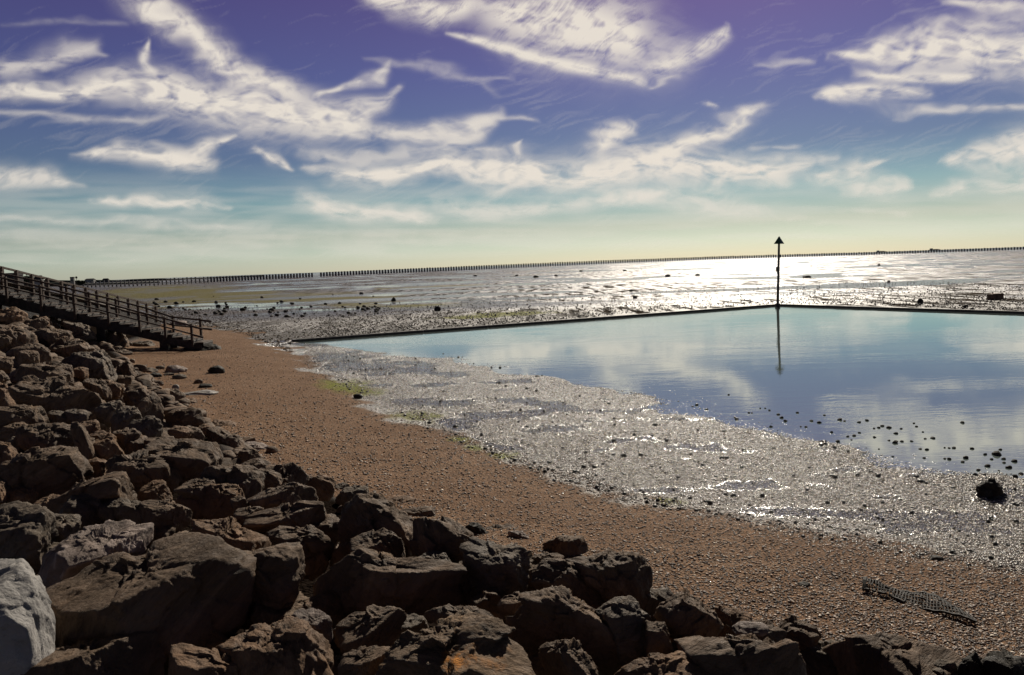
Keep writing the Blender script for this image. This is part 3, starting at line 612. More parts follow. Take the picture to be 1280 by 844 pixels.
AR = 'armour boulders of the sea defence'
R = [
 # nearest, bottom left
 ([(-60, 668), (0, 682), (24, 696), (44, 722), (62, 773), (66, 822), (30, 845), (-60, 870)], 'smooth pale grey boulder at the bottom left corner, the only light one', 'rock_pale', dict(c=.42, tilt=8, rough=.45, near=.75)),
 ([(5, 705), (22, 707), (50, 738), (82, 780), (98, 813), (60, 826), (30, 790)], 'brown slab leaning right behind the pale grey corner boulder', 'rock', dict(c=.2)),
 ([(60, 741), (125, 705), (200, 680), (222, 665), (265, 668), (298, 695), (301, 725), (298, 775), (240, 803), (165, 805), (105, 813), (70, 775)], 'largest grooved brown boulder on the left, just right of the pale grey one', 'rock', dict(c=.7, tilt=10, rough=.9, near=.35)),
 ([(50, 718), (60, 690), (110, 650), (138, 642), (165, 638), (188, 650), (205, 673), (125, 705), (58, 742)], 'rough boulder with a pinkish white sparkling crust, above the largest brown boulder', 'rock_pink', dict(c=.6, tilt=12, rough=1.1, near=.15)),
 ([(-30, 632), (40, 628), (62, 645), (66, 680), (52, 730), (22, 707), (-30, 690)], 'crumbly dark boulder at the left edge directly above the pale grey one', 'rock_grey', dict(c=.4, tilt=30)),
 ([(60, 640), (100, 633), (104, 645), (92, 672), (62, 680)], 'small knobbly boulder left of the pinkish crusted one', 'rock_grey', dict(c=.6, tilt=34)),
 ([(20, 826), (100, 811), (140, 803), (165, 792), (212, 797), (216, 810), (222, 862), (0, 872), (-10, 835)], 'ragged dark boulder with a lit rim along the bottom edge, left of centre', 'rock', dict(c=.18)),
 ([(212, 808), (230, 804), (255, 818), (300, 833), (335, 840), (330, 868), (215, 868)], 'low reddish brown rock cut by the bottom edge between two larger boulders', 'rock_rust', dict(c=.5)),
 ([(262, 822), (312, 772), (325, 770), (367, 774), (398, 799), (430, 838), (420, 872), (330, 872), (285, 850)], 'tan wedge shaped boulder with a sharp slanting ridge at the bottom edge', 'rock_rust', dict(c=.55, tilt=30)),
 ([(365, 762), (390, 757), (412, 772), (418, 800), (395, 796), (367, 778)], 'pink grey crusted rock behind the tan wedge shaped boulder', 'rock_pink', dict(c=.7, tilt=34)),
 ([(410, 762), (505, 759), (513, 765), (492, 797), (450, 812), (418, 815)], 'low flat rough rock in front of the long black slab', 'rock', dict(c=.6, tilt=26)),
 ([(420, 820), (450, 808), (487, 808), (492, 822), (460, 842), (428, 842)], 'small light brown rock tucked between the wedge and the orange stained boulder', 'rock', dict(c=.7)),
 ([(432, 860), (490, 813), (540, 780), (575, 765), (595, 772), (620, 798), (668, 817), (682, 834), (682, 870), (440, 870)], 'large boulder with orange lichen stains at the bottom edge near the middle', 'rock_lichen', dict(c=.75, tilt=12, rough=1.0, near=.3)),
 ([(518, 770), (560, 756), (598, 756), (620, 773), (637, 797), (600, 790), (560, 778)], 'striped slab lying behind the orange stained boulder', 'rock', dict(c=.7, tilt=22)),
 ([(352, 759), (381, 705), (401, 694), (462, 690), (509, 701), (549, 711), (590, 711), (603, 725), (610, 755), (509, 764), (414, 764)], 'long wide slab with a black front face, in the middle of the near rocks', 'rock', dict(c=.08, tilt=12, fdark=1)),
 ([(296, 690), (345, 683), (382, 682), (388, 695), (374, 722), (355, 760), (300, 772)], 'square topped block with ribbed right side, left of the long black slab', 'rock', dict(c=.16, tilt=12)),
 ([(222, 645), (250, 642), (300, 657), (340, 675), (345, 690), (300, 702), (285, 692), (240, 670)], 'streaked slab with an orange brown top above the largest brown boulder', 'rock_rust', dict(c=.6, tilt=24)),
 ([(325, 656), (364, 657), (398, 661), (424, 685), (411, 697), (384, 694), (340, 678)], 'flat angular slab with a pale rim above the square topped block', 'rock', dict(c=.45)),
 ([(300, 634), (340, 630), (418, 628), (421, 648), (400, 662), (360, 656), (300, 657)], 'wide flat brown slab left of the domed boulder', 'rock', dict(c=.6)),
 ([(418, 645), (428, 625), (445, 614), (475, 618), (499, 637), (520, 664), (519, 681), (512, 697), (434, 690), (418, 662)], 'domed boulder with a black left side standing above the long slab', 'rock', dict(c=.3, tilt=28)),
 ([(437, 669), (478, 661), (510, 678), (513, 697), (470, 700), (435, 694)], 'rounded knob of rock at the foot of the domed boulder', 'rock', dict(c=.5, tilt=34)),
 ([(513, 696), (530, 687), (555, 688), (577, 710), (560, 718), (520, 708)], 'small speckled rock on the back of the long black slab', 'rock_grey', dict(c=.7, tilt=34)),
 ([(499, 631), (542, 631), (551, 645), (530, 654), (508, 650)], 'flat tan stone at the edge of the shingle behind the domed boulder', 'rock', dict(c=.7, tilt=20)),
 ([(503, 650), (562, 646), (590, 665), (600, 700), (592, 722), (545, 714), (518, 690)], 'black shaded boulder right of the domed one', 'rock', dict(c=.06, tilt=5, fdark=1)),
 ([(575, 668), (600, 666), (638, 675), (661, 695), (663, 715), (652, 726), (609, 747), (588, 720)], 'grey boulder with a smooth scooped face above the triangular one', 'rock_grey', dict(c=.55, tilt=34)),
 ([(577, 654), (597, 654), (618, 669), (600, 675), (580, 668)], 'small black rock against the shingle left of a pale flat stone', 'rock_dark', dict(c=.1)),
 ([(634, 665), (650, 661), (671, 677), (660, 682), (642, 679)], 'pale flat stone lying on the shingle above the grey scooped boulder', 'rock_pink', dict(c=.7, tilt=15)),
 ([(667, 687), (699, 671), (725, 671), (739, 695), (733, 702), (699, 706), (668, 708)], 'dark rectangular block at the edge of the shingle behind the twin humped boulder', 'rock', dict(c=.12)),
 ([(705, 702), (730, 694), (774, 691), (803, 692), (811, 710), (808, 768), (780, 752), (748, 730)], 'tall boulder with a sheer black right hand face against the shingle', 'rock', dict(c=.12, tilt=14)),
 ([(657, 728), (667, 707), (693, 696), (715, 702), (739, 724), (776, 744), (748, 760), (700, 740)], 'twin humped brown boulder left of the sheer black faced one', 'rock', dict(c=.35, tilt=24)),
 ([(616, 756), (655, 737), (682, 738), (672, 757), (635, 768)], 'low rock with a lit rim behind the big triangular boulder', 'rock', dict(c=.6)),
 ([(622, 772), (668, 745), (687, 733), (725, 750), (768, 785), (781, 815), (774, 830), (730, 836), (670, 819), (640, 811)], 'big triangular boulder in black shade at the lower middle', 'rock', dict(c=.05, tilt=6, fdark=1)),
 ([(742, 759), (771, 742), (788, 747), (809, 770), (810, 815), (800, 827), (783, 824), (768, 788)], 'grey brown boulder with streaked right flank beside the big triangular one', 'rock_grey', dict(c=.4, tilt=36)),
 ([(805, 770), (829, 778), (844, 808), (820, 818), (808, 818)], 'narrow pointed rock right of the streaked boulder', 'rock', dict(c=.5, tilt=30)),
 ([(672, 818), (699, 796), (719, 799), (739, 820), (752, 855), (675, 862)], 'small rounded dark cone of rock at the bottom edge below the triangular boulder', 'rock', dict(c=.08)),
 ([(762, 847), (803, 820), (837, 813), (866, 822), (894, 848), (882, 875), (770, 875)], 'light brown rounded boulder cut by the bottom edge right of the dark cone', 'rock_rust', dict(c=.65, tilt=26)),
 ([(812, 767), (845, 742), (862, 745), (900, 772), (919, 790), (895, 808), (860, 803), (830, 780)], 'peaked boulder with a lit crest at the edge of the shingle', 'rock', dict(c=.3, tilt=26)),
 ([(845, 802), (880, 796), (922, 791), (991, 804), (1018, 824), (1020, 860), (900, 872), (850, 835)], 'long low dark boulder right of the peaked one', 'rock', dict(c=.3, tilt=18)),
 ([(1017, 808), (1044, 799), (1129, 793), (1194, 803), (1224, 817), (1216, 832), (1180, 862), (1020, 862)], 'broad flat topped brown boulder at the lower right', 'rock', dict(c=.75, tilt=22, rough=.7)),
 ([(1098, 847), (1150, 832), (1181, 823), (1218, 846), (1210, 866), (1105, 866)], 'grey brown rock in front of the broad flat topped boulder', 'rock_grey', dict(c=.6)),
 ([(1200, 828), (1217, 814), (1228, 824), (1230, 860), (1205, 860)], 'small upright black rock right of the broad flat topped boulder', 'rock_dark', dict(c=.1)),
 ([(1228, 822), (1253, 814), (1290, 830), (1290, 868), (1230, 868)], 'dark rock at the bottom right corner', 'rock_dark', dict(c=.15)),
 # left slope, upwards
 ([(-20, 540), (10, 552), (28, 572), (28, 582), (-20, 590)], 'small pointed rock at the left edge, level with the stones beside the rusty boulder', 'rock_rust', dict(c=.6)),
 ([(-20, 592), (20, 574), (45, 563), (92, 561), (107, 585), (110, 602), (50, 629), (-20, 627)], 'big black fronted boulder with a hollow in its top corner, at the left edge', 'rock', dict(c=.14, tilt=14, fdark=1)),
 ([(48, 630), (83, 617), (130, 595), (165, 589), (173, 608), (160, 627), (112, 637), (65, 642)], 'long low boulder with a lit slanting back below the big black fronted one', 'rock', dict(c=.22, tilt=16)),
 ([(125, 580), (155, 565), (175, 559), (220, 580), (219, 603), (185, 612), (150, 597)], 'layered boulder with many thin ridges on the left slope', 'rock', dict(c=.6, tilt=30, rough=1.6)),
 ([(106, 540), (115, 531), (132, 532), (145, 548), (158, 563), (130, 577), (110, 562)], 'egg shaped rust speckled boulder on the left slope', 'rock_rust', dict(c=.7, tilt=38)),
 ([(86, 518), (97, 519), (109, 542), (126, 570), (122, 584), (108, 600), (102, 575), (93, 540)], 'narrow slab tipped on edge left of the egg shaped boulder', 'rock', dict(c=.2)),
 ([(6, 545), (38, 532), (88, 530), (102, 545), (104, 572), (60, 567)], 'overhanging slab with a thin lit edge above the big black fronted boulder', 'rock', dict(c=.15, fdark=1)),
 ([(-20, 508), (30, 506), (65, 511), (73, 523), (40, 534), (-20, 540)], 'blocky dark rock at the left edge below the long ledge', 'rock', dict(c=.3)),
 ([(8, 483), (15, 472), (65, 476), (107, 487), (138, 495), (141, 535), (100, 524), (65, 514), (25, 507)], 'long ledge like boulder with a deep black overhang on the left slope', 'rock', dict(c=.15, tilt=14, fdark=1)),
 ([(-20, 468), (0, 474), (10, 485), (25, 506), (-20, 510)], 'sloping tan rock at the left edge beside the long ledge', 'rock_rust', dict(c=.7, tilt=34)),
 ([(148, 484), (165, 478), (190, 486), (203, 507), (201, 531), (180, 529), (160, 503)], 'black sided block with a jagged lit top at the edge of the sand', 'rock', dict(c=.25)),
 ([(140, 517), (160, 501), (172, 504), (181, 520), (177, 537), (140, 535)], 'pale rounded knob beside the jagged topped block', 'rock_grey', dict(c=.7, tilt=38)),
 ([(136, 535), (162, 534), (176, 542), (170, 551), (155, 558)], 'small dark rock above the egg shaped boulder', 'rock', dict(c=.4)),
 ([(170, 545), (190, 540), (238, 543), (271, 555), (274, 568), (268, 584), (225, 604), (213, 577), (172, 554)], 'broad tilted slab with a lit striped top in the middle of the left slope', 'rock', dict(c=.5, tilt=26)),
 ([(203, 519), (240, 510), (250, 513), (255, 525), (252, 540), (225, 537), (205, 528)], 'black flat topped block at the sand edge above the broad tilted slab', 'rock', dict(c=.1, fdark=1)),
 ([(222, 536), (235, 530), (250, 536), (259, 550), (232, 547)], 'leaning lens shaped stone in front of the black flat topped block', 'rock', dict(c=.6, tilt=30)),
 ([(254, 535), (262, 528), (295, 545), (315, 560), (316, 575), (305, 582), (272, 579), (270, 557)], 'dark sloping boulder right of the broad tilted slab', 'rock', dict(c=.35)),
 ([(303, 551), (325, 549), (336, 556), (333, 568), (315, 572)], 'pale small rock at the sand edge right of the dark sloping boulder', 'rock_pink', dict(c=.6)),
 ([(243, 593), (272, 580), (305, 580), (328, 592), (332, 610), (290, 624), (278, 607)], 'dark boulder with a fluted right end below the dark sloping one', 'rock', dict(c=.3)),
 ([(214, 613), (245, 594), (262, 594), (280, 608), (284, 627), (250, 624)], 'ribbed brown boulder left of the fluted one', 'rock', dict(c=.6, tilt=32)),
 ([(286, 622), (300, 617), (310, 628), (308, 635), (292, 634)], 'small round stone wedged between fluted boulder and flat slab', 'rock', dict(c=.6)),
 ([(281, 632), (320, 631), (345, 640), (340, 654), (300, 652)], 'low striped rock left of the wide flat brown slab', 'rock', dict(c=.6)),
 ([(168, 628), (190, 625), (225, 632), (250, 645), (225, 657), (180, 657)], 'craggy dark rock above the streaked orange brown slab', 'rock', dict(c=.4)),
 ([(-20, 593), (3, 600), (11, 625), (-20, 632)], 'small tan rock corner at the left edge under the big black fronted boulder', 'rock_rust', dict(c=.6)),
 ([(284, 585), (303, 577), (322, 597), (333, 613), (310, 624), (285, 617)], 'smooth sided rock left of the tent shaped boulder', 'rock', dict(c=.6, tilt=30)),
 ([(320, 594), (350, 581), (366, 579), (382, 586), (389, 600), (357, 616), (333, 616)], 'black block with a pale broken corner at the edge of the shingle', 'rock', dict(c=.12)),
 ([(306, 622), (345, 608), (370, 603), (388, 606), (412, 617), (400, 630), (377, 634), (320, 633)], 'tent shaped boulder with a black left slope', 'rock', dict(c=.1)),
 ([(411, 607), (428, 601), (444, 612), (431, 618), (418, 617)], 'grey stone on the shingle right of the tent shaped boulder', 'rock_grey', dict(c=.6)),
 ([(296, 562), (306, 558), (320, 562), (330, 573), (307, 581)], 'dark wedge of rock at the sand edge above the smooth sided rock', 'rock', dict(c=.3)),
 # top of the slope, nearer the steps
 ([(-20, 384), (15, 382), (38, 392), (38, 403), (10, 408), (-20, 405)], 'tan flaked boulder just below the top of the steps at the left edge', 'rock_rust', dict(c=.7, tilt=34)),
 ([(-20, 402), (17, 400), (45, 415), (44, 431), (15, 440), (-20, 434)], 'sunlit humped boulder at the left edge, second below the steps', 'rock', dict(c=.6, tilt=34)),
 ([(18, 438), (45, 424), (62, 439), (63, 456), (25, 455)], 'pyramid shaped dark boulder below the sunlit humped one', 'rock', dict(c=.4, tilt=30)),
 ([(48, 394), (60, 391), (63, 407), (50, 410)], 'small upright stone below the upper flight of the steps', 'rock_rust', dict(c=.7, tilt=40)),
 ([(43, 411), (75, 406), (93, 417), (89, 433), (57, 432)], 'dark block with a lit back below the upright stone', 'rock', dict(c=.4)),
 ([(50, 434), (75, 425), (98, 421), (119, 438), (80, 453)], 'ribbed sloping slab in the upper part of the left slope', 'rock', dict(c=.5, tilt=28)),
 ([(73, 401), (90, 398), (108, 403), (123, 420), (100, 426)], 'pale edged rock right under the middle of the steps', 'rock_grey', dict(c=.6, tilt=32)),
 ([(76, 452), (95, 442), (125, 440), (141, 452), (149, 477), (105, 472)], 'large boulder with a black rounded face and pale shoulder near the sand', 'rock_grey', dict(c=.14)),
 ([(18, 453), (55, 451), (90, 469), (103, 484), (60, 482), (13, 474)], 'long tilted slab above the long ledge like boulder', 'rock', dict(c=.6, tilt=28)),
 ([(101, 472), (117, 469), (138, 487), (136, 497), (107, 489)], 'triangular slab with a smooth lit side left of the black rounded face', 'rock', dict(c=.6, tilt=34)),
 ([(145, 450), (162, 452), (178, 475), (165, 482), (147, 465)], 'black sided rock standing at the sand edge left of the scattered stones', 'rock', dict(c=.2)),
 ([(118, 419), (140, 411), (160, 421), (164, 440), (125, 440)], 'black slab fronted rock beneath the lower steps', 'rock', dict(c=.2)),
 ([(158, 429), (172, 424), (188, 425), (200, 437), (180, 441), (163, 441)], 'low tumbled rock beneath the lower steps with a wet sheen', 'rock_grey', dict(c=.4)),
 ([(228, 435), (262, 430), (276, 432), (283, 443), (260, 444), (232, 444)], 'dark rock slab at the very foot of the steps', 'rock_dark', dict(c=.3, thick=1.3)),
]
for i, (poly, lab, mt, kw) in enumerate(R):
    rock(poly, lab, mt, seed=i, group=AR, **kw)
print('rocks', len(R))

# stones wedged between and around the boulders
cov = [hull(r[0]) for r in R]
def inpoly(h, u, v):
    s = None
    for i in range(len(h)):
        a, b = h[i], h[(i + 1) % len(h)]; c_ = (b[0] - a[0]) * (v - a[1]) - (b[1] - a[1]) * (u - a[0])
        if s is None: s = c_ > 0
        elif (c_ > 0) != s: return False
    return True
rf = random.Random(5); nf_ = 0; tries = 0; used = []
toe = lambda u: np.interp(u, [p[0] for p in T_px][::-1], [p[1] for p in T_px][::-1])
while nf_ < 115 and tries < 6000:
    tries += 1
    u = rf.uniform(-15, 1290); top = toe(max(u, 150)) if u > 150 else 388 + (u + 20) * .22
    v = rf.uniform(top + 2, 850)
    if v < 440 and u > 170: continue
    sz = rf.uniform(.6, 1.1) * (11 + (v - 380) * .095)
    if any(inpoly(h, u, v) for h in cov) and rf.random() < .93: continue
    if any((u - a) ** 2 + (v - b) ** 2 < (.62 * (sz + s2)) ** 2 * .8 for a, b, s2 in used): continue
    used.append((u, v, sz)); n = rf.randint(5, 7); a0 = rf.random() * 6
    poly = [(u + sz * rf.uniform(.75, 1.2) * math.cos(a0 + k * 2 * math.pi / n), v + sz * .7 * rf.uniform(.7, 1.15) * math.sin(a0 + k * 2 * math.pi / n)) for k in range(n)]
    Pn, dn_ = hit(u, v); Pn = Pn + ray(u, v) * .25 * 1.0
    mt_ = rf.choice(['rock', 'rock', 'rock_grey', 'rock_rust']); zone = 'just below the steps' if v < 470 else 'at the left edge of the slope' if u < 110 else 'halfway up the left slope' if v < 620 else 'in the nearest rows at lower left' if u < 450 else 'among the lower middle boulders' if u < 850 else 'at the lower right end of the rocks'
    rock(poly, 'small %s rock wedged between boulders %s' % ({'rock': 'dark brown', 'rock_grey': 'grey', 'rock_rust': 'rusty brown'}[mt_], zone), mt_, seed=500 + nf_, group='smaller rocks wedged between the boulders', name='rock', cat='rock', c=rf.uniform(.2, .7), tilt=rf.uniform(10, 34), org=Pn)
    nf_ += 1

# packed rubble of smaller stones under and between the boulders
def rubble():
    r = np.random.default_rng(77); n = 9000
    x = r.uniform(-26, 9, n); y = r.uniform(1, 42, n); z_, S_, b_, w_, t_, i_ = terrain(x, y)
    k = (t_ > .05) & (t_ < 7.8) & (np.hypot(x, y) > 3.2) & (r.random(n) < np.clip(12 / np.hypot(x, y), .35, 1)); x, y, z_ = x[k], y[k], z_[k]; t_ = t_[k]; n = len(x)
    V0, Fc = ICO[3]; Vs = []; bed = []
    sz = (.11 + .17 * r.random(n) ** 1.5) * np.clip(np.hypot(x, y) / 13, .8, 1.4) * np.where(t_ < .5, .7, 1)
    for i in range(n):
        q = np.ones(len(V0)); 
        for _ in range(9):
            nn = r.normal(size=3); nn /= np.linalg.norm(nn); d = V0 @ nn; q = np.where(d > 1e-6, np.minimum(q, r.uniform(.55, .9) / np.maximum(d, 1e-6)), q)
        a = r.uniform(0, 6.28); ca, sa = math.cos(a), math.sin(a); L = V0 * q[:, None] * np.array([1.25, .9, .75]) * sz[i]
        L = L @ np.array([[ca, sa, 0], [-sa, ca, 0], [0, 0, 1]]); Vs.append(L + np.array([x[i], y[i], z_[i] + sz[i] * .12])); bed.append(L[:, 2] + a)
    Fa = (Fc[None] + (np.arange(n) * len(V0))[:, None, None]).reshape(-1, 3)
    o = mesh_np('rubble', np.concatenate(Vs), Fa, M['rock'], smooth=False, attrs=dict(bed=np.concatenate(bed)))
    print('rubble', n)
    tag(o, 'packed dark rubble filling the gaps beneath the armour boulders', 'rubble', kind='stuff')
rubble()

# ------------------------------------------------------------------ loose stones on the sand and the flats
def stone(u, v, w, h, label, mat='rock_dark', group=None, seed=0, z=None, name='stone', cat='stone', sink=.3, lv=None, chips=7):
    rs = np.random.default_rng(9000 + seed)
    if z is None:
        P, _ = hit(u, v); 
    else: P = unproj(u, v, z)
    dd = np.linalg.norm(P - np.array([0, 0, EYE])); px = dd / F
    W_, H_ = w * px / 2, h * px / 2
    V0, Fc = ICO[lv or (4 if w > 14 else 3 if w > 5 else 2)]
    V1 = V0.copy(); r = np.ones(len(V0))
    for k in range(chips):
        n = rs.normal(size=3); n /= np.linalg.norm(n); q = V0 @ n; r = np.where(q > 1e-6, np.minimum(r, rs.uniform(.62, .9) / np.maximum(q, 1e-6)), r)
    V1 = V0 * r[:, None] * 1.2
    V1 = V1 + V0 * (.12 * noise3(V0 * 2.2 + seed, 5) + .05 * noise3(V0 * 5 + seed, 6))[:, None]
    V1 = V1 * np.array([W_, W_ * rs.uniform(.7, 1.1), H_ * 1.25])
    a = rs.uniform(-.4, .4); ca, sa = math.cos(a), math.sin(a); V1 = V1 @ np.array([[ca, sa, 0], [-sa, ca, 0], [0, 0, 1]])
    o = mesh_np(name, V1, Fc, M[mat], smooth=w > 9); o.location = (P[0], P[1], P[2] + H_ * (.75 - sink))
    return tag(o, label, cat, group)
LS = [(218, 465, 22, 8, 'pale flat topped stone on the sand, largest of the cluster below the steps', 'rock_pink'),
      (270, 466, 17, 9, 'black rounded stone alone on the sand right of the pale cluster', 'rock_dark'),
      (187, 465, 15, 5, 'low dark stone at the left end of the cluster on the sand', 'rock_grey'),
      (194, 471, 13, 5, 'small dark stone just below the left end of the cluster', 'rock_dark'),
      (224, 473, 14, 5, 'flat grey stone just below the pale flat topped stone', 'rock_grey'),
      (211, 469, 10, 3, 'thin sliver of stone between the low dark stone and the pale one', 'rock_grey'),
      (248, 479, 9, 5, 'small brown pointed stone above the flat white slab', 'rock'),
      (256, 484, 14, 5, 'dark stone lying on the flat white slab', 'rock_dark'),
      (220, 487, 8, 6, 'small whitish lump of stone on the sand', 'rock_pale'),
      (251, 492, 34, 4, 'long thin flat whitish slab pressed in the sand', 'rock_pale'),
      (212, 502, 5, 3, 'tiny dark stone lowest of the cluster on the sand', 'rock_dark'),
      (200, 461, 9, 4, 'small grey stone topmost of the cluster on the sand', 'rock_grey'),
      (223, 407, 22, 6, 'pale slanting rock showing beyond the lower rail of the steps', 'rock_pink'),
      (936, 788, 36, 9, 'pale weathered flat stone half buried in shingle behind the long low dark boulder', 'rock_pink'),
      (447, 498, 10, 6, 'dark stone at the foot of the green weed patch', 'rock_dark'),
      (340, 565, 14, 7, 'brown lump of rock on the sand at the toe of the slope', 'rock'),
      (1006, 732, 12, 4, 'dark flat stone in the shingle left of the rusty mesh', 'rock_dark'),
      (1170, 700, 13, 6, 'dark stone in the shingle above the rusty mesh', 'rock_dark'),
      (1080, 790, 0, 0, None, None)]
for i, (u, v, w_, h_, l, m_) in enumerate(LS):
    if l: stone(u, v, w_, h_, l, m_, 'loose stones lying on the beach', i)
# weed-hung rock in the shallows
wr = empty('weedy_rock', tuple(unproj(1238, 622, .02)), 'lumpy black rock hung with wet seaweed, biggest in the shallow water on the right', 'rock')
k_ = np.linalg.norm(unproj(1238, 622, .02) - np.array([0, 0, EYE])) / F
for j, (dx, dz, rx, rz) in enumerate([(0, 10, 11, 12), (-5, 7, 8, 9), (11, 3, 7, 5), (3, 2, 13, 6)]):
    V0, Fc = ICO[4]; r = 1 + .28 * noise3(V0 * 1.8 + j * 9, 3) + .16 * noise3(V0 * 5 + j, 4) + .09 * noise3(V0 * 12 + j, 5)
    V1 = V0 * r[:, None] * np.array([rx, rx * .8, rz]) * k_ + np.array([dx, 0 if j else 2, dz - 3]) * k_
    mesh_np('rock_core' if j == 0 else 'seaweed_clump', V1, Fc, M['rock_dark'] if j == 0 else M['weed'], parent=wr, smooth=False)

SH = [(98, 108, 4), (180, 180, 4), (191, 181, 3), (225, 162, 3), (245, 162, 3), (262, 170, 4), (297, 187, 6), (310, 200, 7), (325, 213, 7), (268, 236, 6), (373, 180, 5), (408, 237, 5), (387, 236, 3), (430, 213, 6), (460, 219, 8), (482, 190, 4), (510, 258, 5), (543, 208, 9), (562, 213, 4), (575, 275, 5), (601, 272, 6), (620, 218, 6), (652, 211, 6), (622, 260, 5), (680, 243, 4), (682, 278, 5), (698, 240, 6), (713, 233, 6), (740, 240, 8), (767, 263, 7), (765, 300, 11), (792, 295, 6), (740, 291, 4), (830, 294, 5), (865, 325, 5), (892, 328, 6), (885, 284, 4), (915, 282, 7), (850, 235, 4), (840, 222, 4), (876, 257, 3), (1034, 220, 7), (963, 364, 5), (981, 366, 7), (1035, 377, 6), (1048, 361, 9), (1072, 324, 7), (1000, 321, 6), (980, 321, 4), (963, 320, 3), (1098, 410, 6), (1133, 393, 9), (1172, 347, 15), (1197, 365, 7), (1125, 347, 6), (1185, 328, 5), (1199, 380, 5), (1220, 400, 10), (1240, 374, 9), (1268, 425, 9), (1245, 437, 10), (1080, 566, 5), (880, 361, 5), (535, 297, 9), (788, 244, 4), (1180, 412, 3), (1150, 366, 5), (755, 355, 4), (590, 288, 3), (700, 325, 3)]
for i, (a, b, w_) in enumerate(SH):
    stone(880 + a / 3.2, 460 + b / 3.2, w_ / 3.2 * 1.7 + .6, w_ / 3.2 * .8 + .4, {50: 'widest black stone in the shallows, up from the seaweed hung rock', 42: 'lone black stone farthest out in the pool on the right', 31: 'broad black stone in the middle of the scatter in the shallows'}.get(i, 'small black stone in the shallow edge of the pool, ' + ('near the glittering left tip' if a < 500 else 'in the middle of the scatter' if a < 900 else 'toward the seaweed hung rock')), 'rock_dark', 'black stones along the edge of the pool', 100 + i, z=0.0, lv=3, chips=12)
rs_ = random.Random(9)
cnt = 0
while cnt < 62:       # dark stones strewn on the wet flat, thicker along its upper edge
    if rs_.random() < .42:
        u = rs_.uniform(380, 1270); v = np.interp(u, [p[0] for p in B_px][::-1], [p[1] for p in B_px][::-1]) - abs(rs_.gauss(0, 1)) * (6 + (u - 380) * .02) + 3
    else:
        u = rs_.uniform(400, 1270); b_ = np.interp(u, [p[0] for p in B_px][::-1], [p[1] for p in B_px][::-1]); w0 = np.interp(u, [p[0] for p in W_px][::-1], [p[1] for p in W_px][::-1]); v = rs_.uniform(w0 - 3, b_)
    sz = rs_.uniform(2, 5.0) * (.55 + (v - 430) * .0022)
    stone(u, v, sz, sz * .75, 'small dark stone strewn on the wet shell flat', 'rock_dark', 'dark stones strewn on the wet flat', 300 + cnt, lv=2); cnt += 1
# the flats beyond the pool
FR = [(547.5, 387, 8, 6, 'black weedy rock on the flat beyond the pool, right of its smaller twin'), (492, 375.5, 5, 5, 'dark rock on the mud above the left arm of the pool wall'), (794, 372, 5, 4, 'dark rock on the bright mud behind the pool wall'),
      (789, 364, 4, 3, 'small dark rock farther out behind the pool wall'), (1150, 378.5, 7, 6, 'round black rock just behind the right arm of the pool wall'), (1205.5, 384, 6, 4, 'low dark rock touching the right arm of the pool wall'),
      (460, 386, 5, 3, 'low dark rock left of the black weedy rock beyond the pool'), (1008, 346.5, 9, 3, 'flat brown rock on the bright mud right of the beacon pole'), (834, 345, 6, 3, 'flat dark rock far out on the glittering mud'), (872, 344, 6, 2.5, 'low dark rock far out beside the flat dark one'),
      (594, 344.8, 4, 2, 'left small dark mound far out in a row of four'), (646, 344.8, 4, 2, 'second small dark mound far out in the row of four'), (670, 346.3, 6, 3, 'third and largest dark mound in the row of four'), (695, 344.5, 4, 2, 'right small dark mound in the row of four'),
      (726, 339, 4, 1.8, 'tiny dark mound far out near the boom left of the glare'), (781, 338.5, 4, 1.8, 'tiny dark mound far out near the boom within the glare'), (1099, 331.5, 3, 2, 'speck of dark rock far out on the right'), (1111, 352.5, 3, 2, 'small dark rock far out right of the beacon pole')]
for i, (u, v, w_, h_, l) in enumerate(FR):
    stone(u, v + h_ * .3, w_, h_, l, 'rock' if i == 7 else 'rock_dark', 'rocks out on the mud flats', 600 + i, z=-.07, lv=3, sink=.1)
for i in range(110):
    if i < 90: u = rs_.uniform(190, 480); v = rs_.gauss(387, 7) + (330 - u) * .012; 
    else: u = rs_.uniform(180, 1270); v = rs_.uniform(350, 372) - (u - 250) * .027
    if v > 404 - max(0, u - 380) * .1: v = 392
    sz = rs_.uniform(1.6, 4.6) * (1 if i < 90 else .6) * (.6 + (v - 340) * .008)
    if i >= 90: sz = max(1.2, sz * .6)
    stone(u, v, sz * 1.3, sz * .7, 'dark cobble on the stony mud beyond the steps' if i < 90 else 'small dark stone far out on the mud flats', 'rock_dark', 'dark cobbles beyond the steps' if i < 90 else 'small stones on the mud flats', 700 + i, z=-.02 if i < 90 else -.07, lv=2, sink=.15)
# brick-like block on the right of the flats
bc = atdist(1244, 374.5, 76); bc = unproj(1244, 374.5, -.05); kk = np.linalg.norm(bc) / F
bt = MB().box((0, 0, 3.2 * kk), (15 * kk, 9 * kk, 7.5 * kk), rz=.25, bevel=.06).build('concrete_block', M['rock_rust']); bt.location = bc + np.array([0, 0, -.04])
tag(bt, 'squared reddish brown block sitting on the mud behind the right arm of the pool wall', 'block', 'rocks out on the mud flats')

